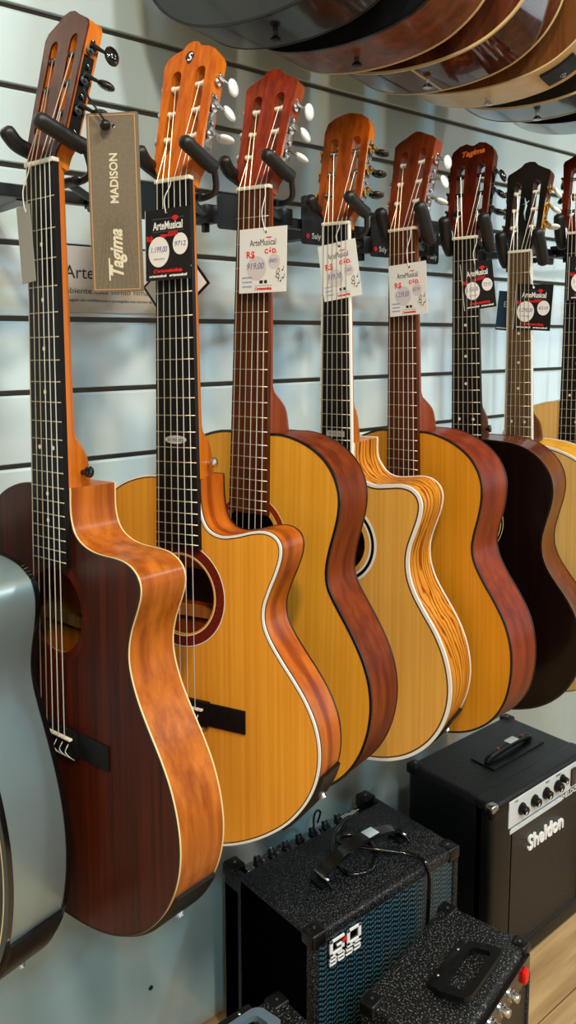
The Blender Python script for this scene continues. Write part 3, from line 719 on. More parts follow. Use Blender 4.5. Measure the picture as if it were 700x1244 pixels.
# ------------------------------------------------------------------ tags
def tag_card(gi, quad, w, style, lab, seed, price='919,00', code='8401', tie=.0, grp='shop price tags on the guitar necks'):
    """quad: TL,TR,BR,BL in (u,v) of guitar gi"""
    Mg = ROOTS[gi][1]
    tl, tr, br, bl = [Vector((a, b)) for a, b in quad]
    c = (tl+tr+br+bl)/4; wd = ((tr-tl).length+(br-bl).length)/2; ht = ((bl-tl).length+(br-tr).length)/2
    ang = math.atan2((tr-tl).y+(br-bl).y, (tr-tl).x+(br-bl).x)
    M = Mg @ Matrix.Translation(L(c.x, c.y, w)) @ Matrix.Rotation(ang, 4, 'Y') @ Matrix.Rotation(PI/2, 4, 'X')
    root = thing('price_tag', lab, 'tag', M, grp)
    I = Matrix.Identity(4)
    dark = style == 'black'
    bm = bmesh.new()
    hx, hy = 0.004 if not dark else -.002, ht/2-.006
    plate(bm, [(-wd/2,-ht/2),(wd/2,-ht/2),(wd/2,ht/2),(-wd/2,ht/2)], [circle(hx, hy, .0022, 14)], lambda a, b, z: Vector((a, b, z)), -.0005, 0)
    mesh_obj('card', bm, {'black': card_black, 'white': card_white, 'grey': card_grey}[style], root)
    def TX(n, t, sz, m, x, y, **k): return text_obj(n, t, sz, m, root, Matrix.Translation((x, y, .0001)), **k)
    if dark:
        # white card edge seen at the side
        rect_obj('card_edge', -wd/2-.0012, -wd/2, -ht/2, ht/2, -.0012, -.0004, card_white, root, I)
        for yy in (ht*.36, ht*.29, ht*.18): rect_obj('staff_line', -wd*.34, wd*.36, yy, yy+.0005, .0, .0001, ink_grey, root, I)
        TX('lettering', 'ArteMusical', .0135, ink_white, 0, ht*.26, width=wd*.66, bold=.0003)
        disc_obj('red_arch', wd*.17, ht*.36, .0045, .003, ink_red, root, Matrix.Translation((0,0,.0001)), .0001)
        TX('lettering', 'negocios', .006, ink_red, -wd*.02, ht*.13, width=wd*.3, bold=.0002)
        disc_obj('price_circle', -wd*.20, -ht*.10, wd*.235, wd*.27, ink_white, root, Matrix.Translation((0,0,.0001)), .0001)
        disc_obj('code_circle', wd*.28, -ht*.01, wd*.165, wd*.19, ink_white, root, Matrix.Translation((0,0,.0001)), .0001)
        TX('lettering', 'R$', .0085, ink_red, -wd*.41, ht*.09, bold=.0004)
        TX('lettering', 'COD', .0065, ink_red, wd*.12, ht*.14, bold=.0003)
        TX('handwriting', price, .010, ink_blue, -wd*.19, -ht*.07, width=wd*.36, shear=.2).location.z = .0002
        TX('handwriting', code, .0085, ink_blue, wd*.28, -ht*.01, width=wd*.24, shear=.2).location.z = .0002
        scribble('handwriting', -wd*.32, -wd*.06, -ht*.2, .003, ink_blue, root, I, seed)
        TX('lettering', '@artemusicalloja', .0052, ink_red, .0, -ht*.37, width=wd*.64, bold=.0003)
        TX('lettering', 'artemusical   artemusical', .0042, ink_white, .0, -ht*.44, width=wd*.84, bold=.0002)
    elif style == 'white':
        TX('lettering', 'ArteMusical', .0120, ink_black, 0, ht*.27, width=wd*.55)
        disc_obj('red_arch', wd*.13, ht*.345, .005, .0009, ink_red, root, Matrix.Translation((0,0,.0001)), .0001)
        disc_obj('price_circle', -wd*.13, -ht*.12, wd*.21, wd*.21, ink_pink, root, I, .0001)
        disc_obj('code_circle', wd*.24, -ht*.03, wd*.13, wd*.13, ink_pink, root, I, .0001)
        TX('lettering', 'R$', .0125, ink_red, -wd*.26, ht*.09, bold=.0003)
        TX('lettering', 'CÓD.', .0080, ink_red, wd*.17, ht*.13, bold=.0004)
        TX('handwriting', price, .012, ink_blue, -wd*.15, -ht*.09, width=wd*.36, shear=.25)
        TX('handwriting', code, .008, ink_blue, wd*.23, -ht*.02, width=wd*.17, shear=.25)
        for k in range(3): scribble('handwriting', -wd*.43, -wd*.22, -ht*(.26+.07*k), .0022, ink_blue, root, I, seed+k)
        rect_obj('social_icon', -wd*.06, wd*.01, -ht*.36, -ht*.31, 0, .0002, ink_black, root, I)
        rect_obj('social_icon', wd*.04, wd*.10, -ht*.36, -ht*.31, 0, .0002, ink_black, root, I)
        rect_obj('staff_line', -wd*.16, wd*.2, -ht*.395, -ht*.39, 0, .0002, ink_grey, root, I)
        TX('lettering', '@artemusicalloja', .0045, ink_red, wd*.02, -ht*.44, width=wd*.36, bold=.0003)
        # treble clef and notes
        bm = bmesh.new()
        cx, cy = wd*.33, -ht*.24
        tube(bm, catmull([(cx, cy-.008, .0003), (cx+.002, cy, .0003), (cx-.003, cy+.003, .0003), (cx+.001, cy+.009, .0003), (cx+.002, cy+.004, .0003), (cx-.004, cy-.002, .0003), (cx+.002, cy-.004, .0003)], 3), .0004, 4)
        for dx, dy in ((.008, .006), (.009, -.004), (.005, -.008)):
            tube(bm, [(cx+dx, cy+dy, .0003), (cx+dx+.001, cy+dy+.005, .0003)], .0003, 4); lathe(bm, [(.0011, 0), (.0011, .0003)], (cx+dx-.001, cy+dy, .0001), (0,0,1), 8)
        mesh_obj('music_note_print', bm, ink_black, root)
    # tie string to the nut
    o = Vector((hx, hy, .0006)); nut = M.inverted() @ (Mg @ L(min(max(c.x, -.02), .022), -.004, -.004))
    bm = bmesh.new(); tube(bm, catmull([o, o*.6+nut*.4+Vector((-.003, 0, .003)), o*.25+nut*.75+Vector((.002, 0, .002)), nut], 4), .0007, 5)
    mesh_obj('tie_string', bm, cord_white, root, True)
    return root
tag_card(0, [(-.0245,.047),(.0,.042),(.002,.130),(-.025,.130)], -.012, 'grey', 'narrow grey back of a tag hanging beside the leftmost neck', 3)
tag_card(1, [(-.036,.034),(.033,.035),(.037,.12),(-.030,.12)], -.012, 'black', 'black price tag over the neck with the oval inlay, largest black tag', 11, '1.199,00', '9712')
tag_card(2, [(-.014,.054),(.062,.054),(.067,.138),(-.010,.139)], -.012, 'white', 'white price tag on the reddish-brown neck, leftmost and largest of the white tags', 21, '919,00', '8401')
tag_card(3, [(-.026,.030),(.038,.021),(.041,.105),(-.022,.114)], -.0012, 'white', 'white tilted price tag tucked under the strings of the white-bound black neck', 31, '919,00', '7601')
tag_card(4, [(-.017,.056),(.057,.053),(.059,.136),(-.016,.139)], -.012, 'white', 'white price tag on the brown neck, rightmost of the white tags', 41, '1.239,00', '82174')
tag_card(5, [(-.006,.043),(.052,.037),(.054,.119),(-.002,.124)], -.0012, 'black', 'black price tag with two white circles hanging from the black-tuner guitar neck', 51, '1.150,00', '7215')
tag_card(6, [(-.005,.057),(.066,.061),(.060,.146),(-.010,.140)], -.0012, 'black', 'black price tag with two white circles tucked under strings of the dull brown neck', 61, '1.290,00', '6210')
tag_card(7, [(-.0135,.044),(.056,.046),(.058,.129),(-.0115,.129)], -.012, 'black', 'black price tag cut off by the right edge of the picture', 71, '1.400,00', '5120')

# brown brand card hanging from the first guitar's tuner
Mg = ROOTS[0][1]
wA = .034
brown_card = wood('taupe_card', rgb(112, 104, 90), rgb(122, 114, 99), (300, 300, 4), .55)
cw, chh = .0560, .188
ca = math.radians(40.11+7)      # heading of the hanging card
cx_ = Vector((math.cos(ca), -math.sin(ca), 0)); cn_ = cx_.cross(Vector((0, 0, 1)))
Mc = Matrix(((cx_.x, 0, cn_.x, .4358), (cx_.y, 0, cn_.y, .8079), (0, 1, 0, H+.1432), (0, 0, 0, 1))) @ Matrix.Rotation(math.radians(.8), 4, 'Z')
hc = thing('brand_card', 'tall taupe brand card with thin orange border and vertical cream lettering', 'card', Mc)
I4 = Matrix.Identity(4)
bmx = bmesh.new(); plate(bmx, [(-cw/2,-chh/2),(cw/2,-chh/2),(cw/2,chh/2),(-cw/2,chh/2)], [circle(.002, chh/2-.014, .0020, 16)], lambda a,b,z: Vector((a,b,z)), -.006, 0)
mesh_obj('card', bmx, brown_card, hc)
copper = plain('copper_line', rgb(190, 140, 96), .5)
for a in [(-cw/2+.002,-cw/2+.003,-chh/2+.002,chh/2-.002),(cw/2-.003,cw/2-.002,-chh/2+.002,chh/2-.002),(-cw/2+.002,cw/2-.002,-chh/2+.002,-chh/2+.003),(-cw/2+.002,cw/2-.002,chh/2-.003,chh/2-.002)]:
    rect_obj('border_line', a[0], a[1], a[2], a[3], 0, .0003, copper, hc, I4)
cream_ink = plain('cream_ink', rgb(214, 205, 180), .5)
Rv = Matrix.Rotation(PI/2, 4, 'Z')
text_obj('lettering', 'MADISON', .0125, cream_ink, hc, Matrix.Translation((.001, .026, .0002)) @ Rv, width=.052, bold=.0003)
text_obj('lettering', 'Tagima', .020, cream_ink, hc, Matrix.Translation((.001, -.052, .0002)) @ Rv, width=.050, bold=.0006, shear=.35)
rect_obj('lettering_stroke', -.0088, -.0072, -.082, -.058, .0002, .0004, cream_ink, hc, I4)
line_ink = plain('faint_line_ink', rgb(92, 85, 74), .6)
for k in range(9):
    x = -.022+.0055*k
    bm = bmesh.new(); tube(bm, [(x*.5, -.02+.004*(k % 3), .0001), (x, -.092, .0001)], .00025, 4); mesh_obj('printed_ray', bm, line_ink, hc)
bm = bmesh.new(); kp = Vector((-.002, chh/2-.015, .002))
tube(bm, catmull([kp, kp+Vector((-.010,.016,.006)), kp+Vector((-.020,.030,.004)), kp+Vector((-.026,.040,-.002))], 4), .0012, 6)
bmesh.ops.create_uvsphere(bm, u_segments=14, v_segments=10, radius=.0058, matrix=Matrix.Translation(kp+Vector((-.003,.001,.004))))
mesh_obj('hanging_cord', bm, black_plastic, hc, True)

# tilted white card with black border behind the second neck
Mg = ROOTS[1][1]
Md = Mg @ Matrix.Translation(L(-.028, .119, .040)) @ Matrix.Rotation(math.radians(-38), 4, 'Y') @ Matrix.Rotation(PI/2, 4, 'X')
dc = thing('tilted_card', 'white card with dark border hanging diagonally behind the second neck', 'card', Md)
rect_obj('card', -.042, .042, -.034, .034, -.001, 0, card_black, dc, I4)
rect_obj('white_print', -.0385, .0385, -.0305, .0305, 0, .0003, card_white, dc, I4)
disc_obj('orange_print', .010, -.010, .006, .006, plain('orange_ink', rgb(220,120,50), .5), dc, Matrix.Translation((0,0,.0003)), .0002)
Md2 = dc
# white back cards peeking from behind necks
def backcard(gi, u, v, w, wd, ht, rot, mat, lab):
    M = ROOTS[gi][1] @ Matrix.Translation(L(u, v, w)) @ Matrix.Rotation(math.radians(rot), 4, 'Y') @ Matrix.Rotation(PI/2, 4, 'X')
    r = thing('hanging_card', lab, 'card', M)
    rect_obj('card', -wd/2, wd/2, -ht/2, ht/2, -.0006, 0, mat, r, I4)
    return r
backcard(2, -.018, .10, .026, .05, .085, 8, card_white, 'plain pale card hanging just behind the reddish-brown neck')
backcard(4, -.016, .175, .026, .045, .07, 8, card_white, 'plain pale card low behind the brown neck of the amber guitar')
bc = backcard(6, -.040, .105, .026, .032, .075, 6, plain('navy_card', rgb(20, 60, 90), .5), 'small navy blue card hanging left of the dull brown neck')
text_obj('lettering', 'E', .016, ink_white, bc, Matrix.Translation((.0, .012, .0002)))
rect_obj('white_line', -.014, .014, -.034, -.032, 0, .0003, ink_white, bc, I4)

# headstock marks
hs_text = text_obj('lettering', 'Tagima', .014, plain('orange_logo_ink', rgb(225, 110, 40), .4), [c for c in ROOTS[5][0].children if c.name.startswith('headstock')][0],
    Matrix.Translation(HS(.002, .157, -.0003)) @ Matrix.Rotation(PI/2-TILT, 4, 'X') @ Matrix.Rotation(math.radians(6), 4, 'Z'), shear=.3, width=.042, bold=.0004)
hs2 = [c for c in ROOTS[1][0].children if c.name.startswith('headstock')][0]
bm = bmesh.new(); plate(bm, [(.007*math.cos(2*PI*i/20)*(1 if math.sin(2*PI*i/20) > -.2 else .7)-.002, .168+.009*math.sin(2*PI*i/20)) for i in range(20)], [], HS, -.0002, .0004)
em = mesh_obj('emblem', bm, ink_black, hs2)
text_obj('lettering', 'S', .0145, ink_white, em, Matrix.Translation(HS(-.002, .168, -.0005)) @ Matrix.Rotation(PI/2-TILT, 4, 'X'), bold=.0003, shear=.2)
hs7 = [c for c in ROOTS[6][0].children if c.name.startswith('headstock')][0]
bm = bmesh.new(); tube(bm, [HS(-.002, .105, -.0004), HS(.002, .090, -.0004), HS(0, .075, -.0004), HS(.003, .062, -.0004)], [.0006, .0022, .0018, .0004], 6)
tube(bm, [HS(-.006, .092, -.0004), HS(.002, .094, -.0004), HS(.007, .099, -.0004)], [.0004, .0014, .0004], 6)
mesh_obj('emblem', bm, plain('pale_blue_inlay', rgb(150, 185, 195), .3), hs7, True)

# ------------------------------------------------------------------ room shell
def struct(o): o['kind'] = 'structure'; return o
# slatwall: profile extruded along X
def wallmat(name, col, rough, coat=.0):
    m, n, l, b = nodes_mat(name)
    b.inputs['Base Color'].default_value = col; b.inputs['Roughness'].default_value = rough
    b.inputs['Specular IOR Level'].default_value = .8; b.inputs['Coat Weight'].default_value = coat; b.inputs['Coat Roughness'].default_value = .10; b.inputs['Coat IOR'].default_value = 2.0
    tc = n.new('ShaderNodeTexCoord'); mp = n.new('ShaderNodeMapping'); mp.inputs['Scale'].default_value = (9, 9, .8)
    nz = n.new('ShaderNodeTexNoise'); nz.inputs['Scale'].default_value = 1; nz.inputs['Detail'].default_value = 2
    l.new(tc.outputs['Object'], mp.inputs['Vector']); l.new(mp.outputs[0], nz.inputs['Vector'])
    bp = n.new('ShaderNodeBump'); bp.inputs['Strength'].default_value = .35; bp.inputs['Distance'].default_value = .01
    l.new(nz.outputs['Fac'], bp.inputs['Height']); l.new(bp.outputs['Normal'], b.inputs['Normal']); l.new(bp.outputs['Normal'], b.inputs['Coat Normal'])
    return m
slat_m = wallmat('glossy_white_slatwall', rgb(210, 233, 239), .30, 1)
SP = .1089; Z0 = .4624+H
prof = []
ks = list(range(-13, 11))
zt = Z0+13.5*SP; zb = Z0-10.5*SP
pts = [(0, zt)]
for k in ks:
    zc = Z0-k*SP
    g = .0040
    pts += [(0, zc+g+.001), (.0012, zc+g), (.0075, zc+g), (.0075, zc+.011), (.0135, zc+.011), (.0135, zc-.011), (.0075, zc-.011), (.0075, zc-g), (.0030, zc-g), (0, zc-g-.0036)]
pts += [(0, zb), (.018, zb), (.018, zt)]
bm = bmesh.new()
X0, X1 = -2.2, 6.0
a = [bm.verts.new((X0, WALL_Y+p[0], p[1])) for p in pts]; b = [bm.verts.new((X1, WALL_Y+p[0], p[1])) for p in pts]
for i in range(len(pts)): j = (i+1) % len(pts); bm.faces.new((a[i], a[j], b[j], b[i]))
es = [e for e in bm.edges if e.verts[0] in a and e.verts[1] in a]; 
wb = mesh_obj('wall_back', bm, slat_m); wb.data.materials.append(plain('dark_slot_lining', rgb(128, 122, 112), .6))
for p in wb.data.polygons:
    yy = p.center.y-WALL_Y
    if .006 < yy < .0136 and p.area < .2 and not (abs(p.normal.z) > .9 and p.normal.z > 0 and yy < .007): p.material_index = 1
struct(wb)
low_m = wallmat('glossy_lower_panel', rgb(180, 198, 196), .26, 1)
struct(box('wall_lower', X0, X1, WALL_Y+.0005, WALL_Y+.018, 0.0, zb+.0002, low_m))
struct(box('wall_behind', X0, X1, WALL_Y+.019, WALL_Y+.10, 0, 3.25, plain('plaster', rgb(190, 190, 186), .8)))
struct(box('wall_left', X0-.1, X0, -4.2, WALL_Y+.1, 0, 3.25, plain('wall_left_paint', rgb(196, 190, 180), .8)))
struct(box('wall_right', X1, X1+.1, -4.2, WALL_Y+.1, 0, 3.25, plain('wall_right_paint', rgb(150, 165, 170), .8)))
struct(box('wall_front', X0-.1, X1+.1, -4.3, -4.2, 0, 3.25, plain('wall_front_paint', rgb(150, 150, 150), .8)))
struct(box('ceiling', X0-.1, X1+.1, -4.3, WALL_Y+.1, 3.25, 3.33, plain('ceiling_paint', rgb(200, 200, 196), .9)))
# floor
m, n, l, b = nodes_mat('light_oak_floor')
tc = n.new('ShaderNodeTexCoord'); mp = n.new('ShaderNodeMapping'); mp.inputs['Rotation'].default_value = (0,0,.0); mp.inputs['Scale'].default_value = (3, 40, 1)
nz = n.new('ShaderNodeTexNoise'); nz.inputs['Scale'].default_value = 1; nz.inputs['Detail'].default_value = 5; nz.inputs['Distortion'].default_value = .6
rp = n.new('ShaderNodeValToRGB'); rp.color_ramp.elements[0].position = .35; rp.color_ramp.elements[1].position = .65
rp.color_ramp.elements[0].color = rgb(150, 118, 78); rp.color_ramp.elements[1].color = rgb(190, 158, 114)
br = n.new('ShaderNodeTexBrick'); br.inputs['Scale'].default_value = 1; br.inputs['Brick Width'].default_value = 1.2; br.inputs['Row Height'].default_value = .19
br.inputs['Mortar Size'].default_value = .0012; br.inputs['Color1'].default_value = (1,1,1,1); br.inputs['Color2'].default_value = (.88,.88,.88,1); br.inputs['Mortar'].default_value = (.25,.2,.15,1)
mx = n.new('ShaderNodeMix'); mx.data_type = 'RGBA'; mx.blend_type = 'MULTIPLY'; mx.inputs['Factor'].default_value = 1
l.new(tc.outputs['Object'], mp.inputs['Vector']); l.new(mp.outputs[0], nz.inputs['Vector']); l.new(nz.outputs['Fac'], rp.inputs['Fac'])
l.new(tc.outputs['Object'], br.inputs['Vector']); l.new(rp.outputs['Color'], mx.inputs[6]); l.new(br.outputs['Color'], mx.inputs[7]); l.new(mx.outputs[2], b.inputs['Base Color'])
b.inputs['Roughness'].default_value = .4
struct(box('floor', X0-.1, X1+.1, -4.3, WALL_Y+.1, -.06, 0, m))
# a screw on the lower panel
bm = bmesh.new(); lathe(bm, [(.0045, 0), (.004, .0015), (.001, .002)], (.665, WALL_Y+.0005, H-1.155), (0,-1,0), 14)
tag(mesh_obj('wall_screw', bm, black_metal, None, True), 'small dark screw head on the lower wall panel', 'screw')

# wall sign
sg = thing('wall_sign', 'pale grey sign on the slatted wall with dark lettering, partly behind the brand card', 'sign', Matrix.Translation((.622, WALL_Y-.001, H+.087)))
rect_obj('panel', -.105, .105, -.0025, .0, -.050, .050, plain('sign_acrylic', rgb(205, 202, 194), .4), sg, I4, .001)
Ms = Matrix.Translation((0, -.003, 0)) @ Matrix.Rotation(PI/2, 4, 'X')
text_obj('lettering', 'ArteMusical', .028, ink_black, sg, Ms @ Matrix.Translation((-.017, .010, 0)), width=.125)
text_obj('lettering', 'Ambiente está sendo filmado', .0125, plain('sign_text_ink', rgb(70,80,88), .6), sg, Ms @ Matrix.Translation((-.007, -.017, 0)), width=.172)
text_obj('lettering', 'suas imagens são confidenciais e protegidas nos termos da lei', .0060, plain('sign_text_ink', rgb(70,80,88), .6), sg, Ms @ Matrix.Translation((-.007, -.031, 0)), width=.172)

# ------------------------------------------------------------------ amplifiers
tolex_m = tolex('black_carpet_covering', rgb(9, 10, 12), rgb(112, 114, 112), 330, .45)
tolex_g = tolex('black_fine_carpet', rgb(4, 6, 8), rgb(96, 102, 104), 420, .42)
tolex_s = tolex('black_speckled_vinyl', rgb(3, 6, 7), rgb(14, 24, 27), 450, .36)
def grille_mat(name, c1, c2, sx, sz):
    m, n, l, b = nodes_mat(name)
    tc = n.new('ShaderNodeTexCoord'); mp = n.new('ShaderNodeMapping'); mp.inputs['Scale'].default_value = (sx, 1, sz)
    l.new(tc.outputs['Object'], mp.inputs['Vector'])
    sp = n.new('ShaderNodeSeparateXYZ'); l.new(mp.outputs[0], sp.inputs[0])
    def mth(op, a, bb=None, v=None):
        q = n.new('ShaderNodeMath'); q.operation = op; l.new(a, q.inputs[0])
        if bb is not None: l.new(bb, q.inputs[1])
        if v is not None: q.inputs[1].default_value = v
        return q.outputs[0]
    sx_ = mth('SINE', sp.outputs[0]); hx = mth('MULTIPLY', sp.outputs[0], v=.5); 
    cx = mth('SINE', hx); ph = mth('MULTIPLY', cx, v=1.6); zz = mth('ADD', sp.outputs[2], ph); sz_ = mth('SINE', zz)
    pr = mth('MULTIPLY', mth('ABSOLUTE', sx_), mth('ADD', mth('MULTIPLY', sz_, v=.5), v=.5))
    rp = n.new('ShaderNodeValToRGB'); rp.color_ramp.elements[0].position = .1; rp.color_ramp.elements[1].position = .75
    rp.color_ramp.elements[0].color = c1; rp.color_ramp.elements[1].color = c2
    l.new(pr, rp.inputs['Fac']); l.new(rp.outputs['Color'], b.inputs['Base Color'])
    b.inputs['Roughness'].default_value = .3; b.inputs['Specular IOR Level'].default_value = .7
    bp = n.new('ShaderNodeBump'); bp.inputs['Strength'].default_value = .8; bp.inputs['Distance'].default_value = .002
    l.new(pr, bp.inputs['Height']); l.new(bp.outputs['Normal'], b.inputs['Normal'])
    return m
weave = grille_mat('woven_blue_black_grille', rgb(5, 12, 16), rgb(52, 100, 118), 2*PI/.011, 2*PI/.009)  # teal tone is light on a dark weave, put into its colour
mesh_g = grille_mat('dark_speaker_cloth', rgb(5, 6, 7), rgb(18, 21, 24), 2*PI/.005, 2*PI/.005)

def corner_cap(x, y, z, sx, sy, sz, parent, s=.030):
    """rounded plastic corner covering a box corner at (x,y,z); s* are inward directions"""
    bm = bmesh.new(); e = .0022
    xs = sorted((x-sx*e, x+sx*s)); ys = sorted((y-sy*e, y+sy*s)); zs = sorted((z-sz*e, z+sz*s*.8))
    add_box(bm, xs[0], xs[1], ys[0], ys[1], zs[0], zs[1], .005, seg=3)
    mesh_obj('corner_protector', bm, black_plastic, parent, True, 40)
    bm = bmesh.new(); lathe(bm, [(.0025, 0), (.0022, .001), (.0005, .0014)], (x+sx*s*.5, y+sy*s*.5, z-sz*e), (0, 0, -sz), 10)
    mesh_obj('screw', bm, nickel, parent, True, 40)
def knob(parent, pos, axis, r, h, mat, cap=None, name='control_knob'):
    bm = bmesh.new(); lathe(bm, [(r*1.15, 0), (r*1.1, h*.25), (r*.85, h*.3), (r*.78, h*.9), (r*.7, h)], pos, axis, 20)
    k = mesh_obj(name, bm, mat, parent, True, 35)
    if cap:
        bm = bmesh.new(); ax = Vector(axis).normalized(); p = Vector(pos)+ax*h
        side = ax.orthogonal().normalized()
        tube(bm, [p+side*r*.1, p+side*r*.65], .0009, 5); mesh_obj('pointer', bm, cap, k)
    return k
# --- bass amp
gx0, gx1, gy0, gy1, gz = .796, 1.164, .882, 1.128, H-.950
go = thing('bass_amplifier', 'wide black bass amplifier with blue-black woven grille and white square badge', 'amplifier', Matrix.Translation((gx0, gy0, 0)))
GW, GD = gx1-gx0, gy1-gy0
bm = bmesh.new(); add_box(bm, 0, GW, .008, GD-.045, .008, gz, .008, seg=3)
add_box(bm, 0, GW, GD-.05, GD, .008, gz-.030, .006, seg=3)
add_box(bm, 0, .014, .0, GD-.002, .008, gz-.0012, .004); add_box(bm, GW-.014, GW, .0, GD-.002, .008, gz-.0012, .004)
add_box(bm, .0, GW, -.0005, .022, gz-.020, gz+.0007, .006, seg=3); add_box(bm, 0, GW, 0, .016, .008, .028, .004)
mesh_obj('cabinet', bm, tolex_g, go, True, 40)
box('grille', .0145, GW-.0145, .0035, .0095, .026, gz-.019, weave, go)
for (x, sx) in ((0, 1), (GW, -1)):
    for (y, sy) in ((0, 1), (GD, -1)):
        corner_cap(x, y, gz, sx, sy, -1, go, .030)
    corner_cap(x, 0, .008, sx, 1, 1, go, .030)
box('foot', .02, .05, .02, .05, 0, .009, black_plastic, go); box('foot', GW-.05, GW-.02, .02, .05, 0, .009, black_plastic, go)
box('foot', .02, .05, GD-.05, GD-.02, 0, .009, black_plastic, go); box('foot', GW-.05, GW-.02, GD-.05, GD-.02, 0, .009, black_plastic, go)
# control panel at the back edge of the top
bm = bmesh.new()
Mp = Matrix.Translation((0, GD-.048, gz-.004)) @ Matrix.Rotation(math.radians(-24), 4, 'X')
add_box(bm, .016, GW-.016, 0, .050, -.012, 0, .001, Mp)
cp = mesh_obj('control_panel', bm, black_gloss, go)
nrm = (Mp.to_3x3() @ Vector((0,0,1)))
for k in range(7):
    p = Mp @ Vector((.060+.034*k, .024, .0))
    knob(cp, p, nrm, .0085, .012, black_plastic, ink_white)
    bm = bmesh.new(); q = [Mp @ Vector((.060+.034*k+.0125*math.cos(a), .024+.0125*math.sin(a), .0006)) for a in [-.6+.35*j for j in range(9)]]
    tube(bm, q, .0005, 4); mesh_obj('printed_scale', bm, ink_white, cp)
for k in range(2):
    bm = bmesh.new(); lathe(bm, [(.006, 0), (.006, .003), (.004, .0032), (.0038, .001)], Mp @ Vector((.030+.016*0, .014+.02*k, 0)), nrm, 16)
    mesh_obj('input_jack', bm, nickel, cp, True, 40)
text_obj('lettering', 'BASS 60', .012, ink_white, cp, Mp @ Matrix.Translation((.300, .036, .0006)))
text_obj('lettering', 'GO', .010, ink_white, cp, Mp @ Matrix.Translation((.300, .018, .0006)))
rect_obj('printed_line', .275, .325, .027, .0278, .0, .0006, ink_white, cp, Mp)
# strap handle
bm = bmesh.new(); hp = catmull([(.098,.088,gz+.004),(.106,.090,gz+.020),(.148,.092,gz+.032),(.200,.094,gz+.037),(.252,.092,gz+.032),(.294,.090,gz+.020),(.302,.088,gz+.004)], 5)
for a_, b_ in zip(hp[:-1], hp[1:]):
    for s in (0,):
        va = [bm.verts.new(a_+Vector((0, y, z))) for y, z in ((-.012,-.003),(.012,-.003),(.012,.003),(-.012,.003))]
        vb = [bm.verts.new(b_+Vector((0, y, z))) for y, z in ((-.012,-.003),(.012,-.003),(.012,.003),(-.012,.003))]
        for k in range(4): bm.faces.new((va[k], va[(k+1) % 4], vb[(k+1) % 4], vb[k]))
bmesh.ops.remove_doubles(bm, verts=bm.verts[:], dist=1e-6)
hd = mesh_obj('strap_handle', bm, black_gloss, go, True, 40)
for x in (.100, .300):
    bm = bmesh.new(); add_box(bm, x-.014, x+.014, .074, .106, gz-.0005, gz+.006, .002)
    tube(bm, [(x, .076, gz+.012), (x, .062, gz+.004)], .0024, 8)
    mesh_obj('handle_bracket', bm, black_plastic, hd, True, 40)
    bm = bmesh.new(); tube(bm, [(x, .072, gz+.013), (x, .108, gz+.013)], .003, 8); mesh_obj('pin', bm, chrome, hd, True)
box('sticker', .212, .238, .083, .105, gz+.0396, gz+.0403, card_white, hd)
# badge: "GO" block letters over "BASS"
bd = Matrix.Translation((.072, .0025, gz-.048)) @ Matrix.Rotation(PI/2, 4, 'X') @ Matrix.Diagonal((1.05, .74, 1, 1))
bm = bmesh.new(); add_box(bm, -.036, .036, -.033, .031, -.001, .0008, 0, bd); badge = mesh_obj('badge', bm, black_gloss, go)
bm = bmesh.new()
def bar(x0, x1, y0, y1): add_box(bm, x0, x1, y0, y1, .0008, .0032, .0004, bd)
bar(-.034,-.003,.024,.030); bar(-.034,-.028,-.006,.030); bar(-.034,-.003,-.006,0); bar(-.009,-.003,-.006,.013); bar(-.019,-.003,.009,.013)
bar(.003,.034,.024,.030); bar(.003,.009,-.006,.030); bar(.003,.034,-.006,0); bar(.028,.034,-.006,.030)
mesh_obj('badge_letters', bm, ink_white, badge)
def small(ch, x):
    bm2 = bmesh.new()
    def s(a, b, c, d): add_box(bm2, x+a, x+b, c, d, .0008, .0028, 0, bd)
    y0, y1, ym = -.030, -.010, -.020
    t_ = .0019; w_ = .0145
    if ch == 'B': s(0,t_,y0,y1); s(0,w_,y1-t_,y1); s(0,w_,ym-t_/2,ym+t_/2); s(w_-t_,w_,y0,y1); s(t_*1.6,w_,y0,y0+t_)
    if ch == 'A': s(0,w_,y1-t_,y1); s(w_-t_,w_,y0,y1); s(0,w_,y0,y0+t_); s(0,t_,y0,ym); s(0,w_,ym-t_/2,ym+t_/2)
    if ch == 'S': s(0,w_,y1-t_,y1); s(0,t_,ym,y1); s(0,w_,ym-t_/2,ym+t_/2); s(w_-t_,w_,y0,ym); s(0,w_,y0,y0+t_)
    mesh_obj('badge_letters', bm2, ink_white, badge)
for ch, x in zip('BASS', (-.034,-.0165,.0015,.019)): small(ch, x)
bm = bmesh.new(); v3 = [bm.verts.new(bd @ Vector(p)) for p in ((-.008,.012,.0036),(.002,.018,.0036),(-.004,.008,.0036))]; v4 = [bm.verts.new(bd @ Vector(p)) for p in ((-.008,.012,.001),(.002,.018,.001),(-.004,.008,.001))]
bm.faces.new(v3); bm.faces.new(v4[::-1])
for k in range(3): bm.faces.new((v3[k], v3[(k+1) % 3], v4[(k+1) % 3], v4[k]))
mesh_obj('badge_triangle', bm, ink_red, badge)
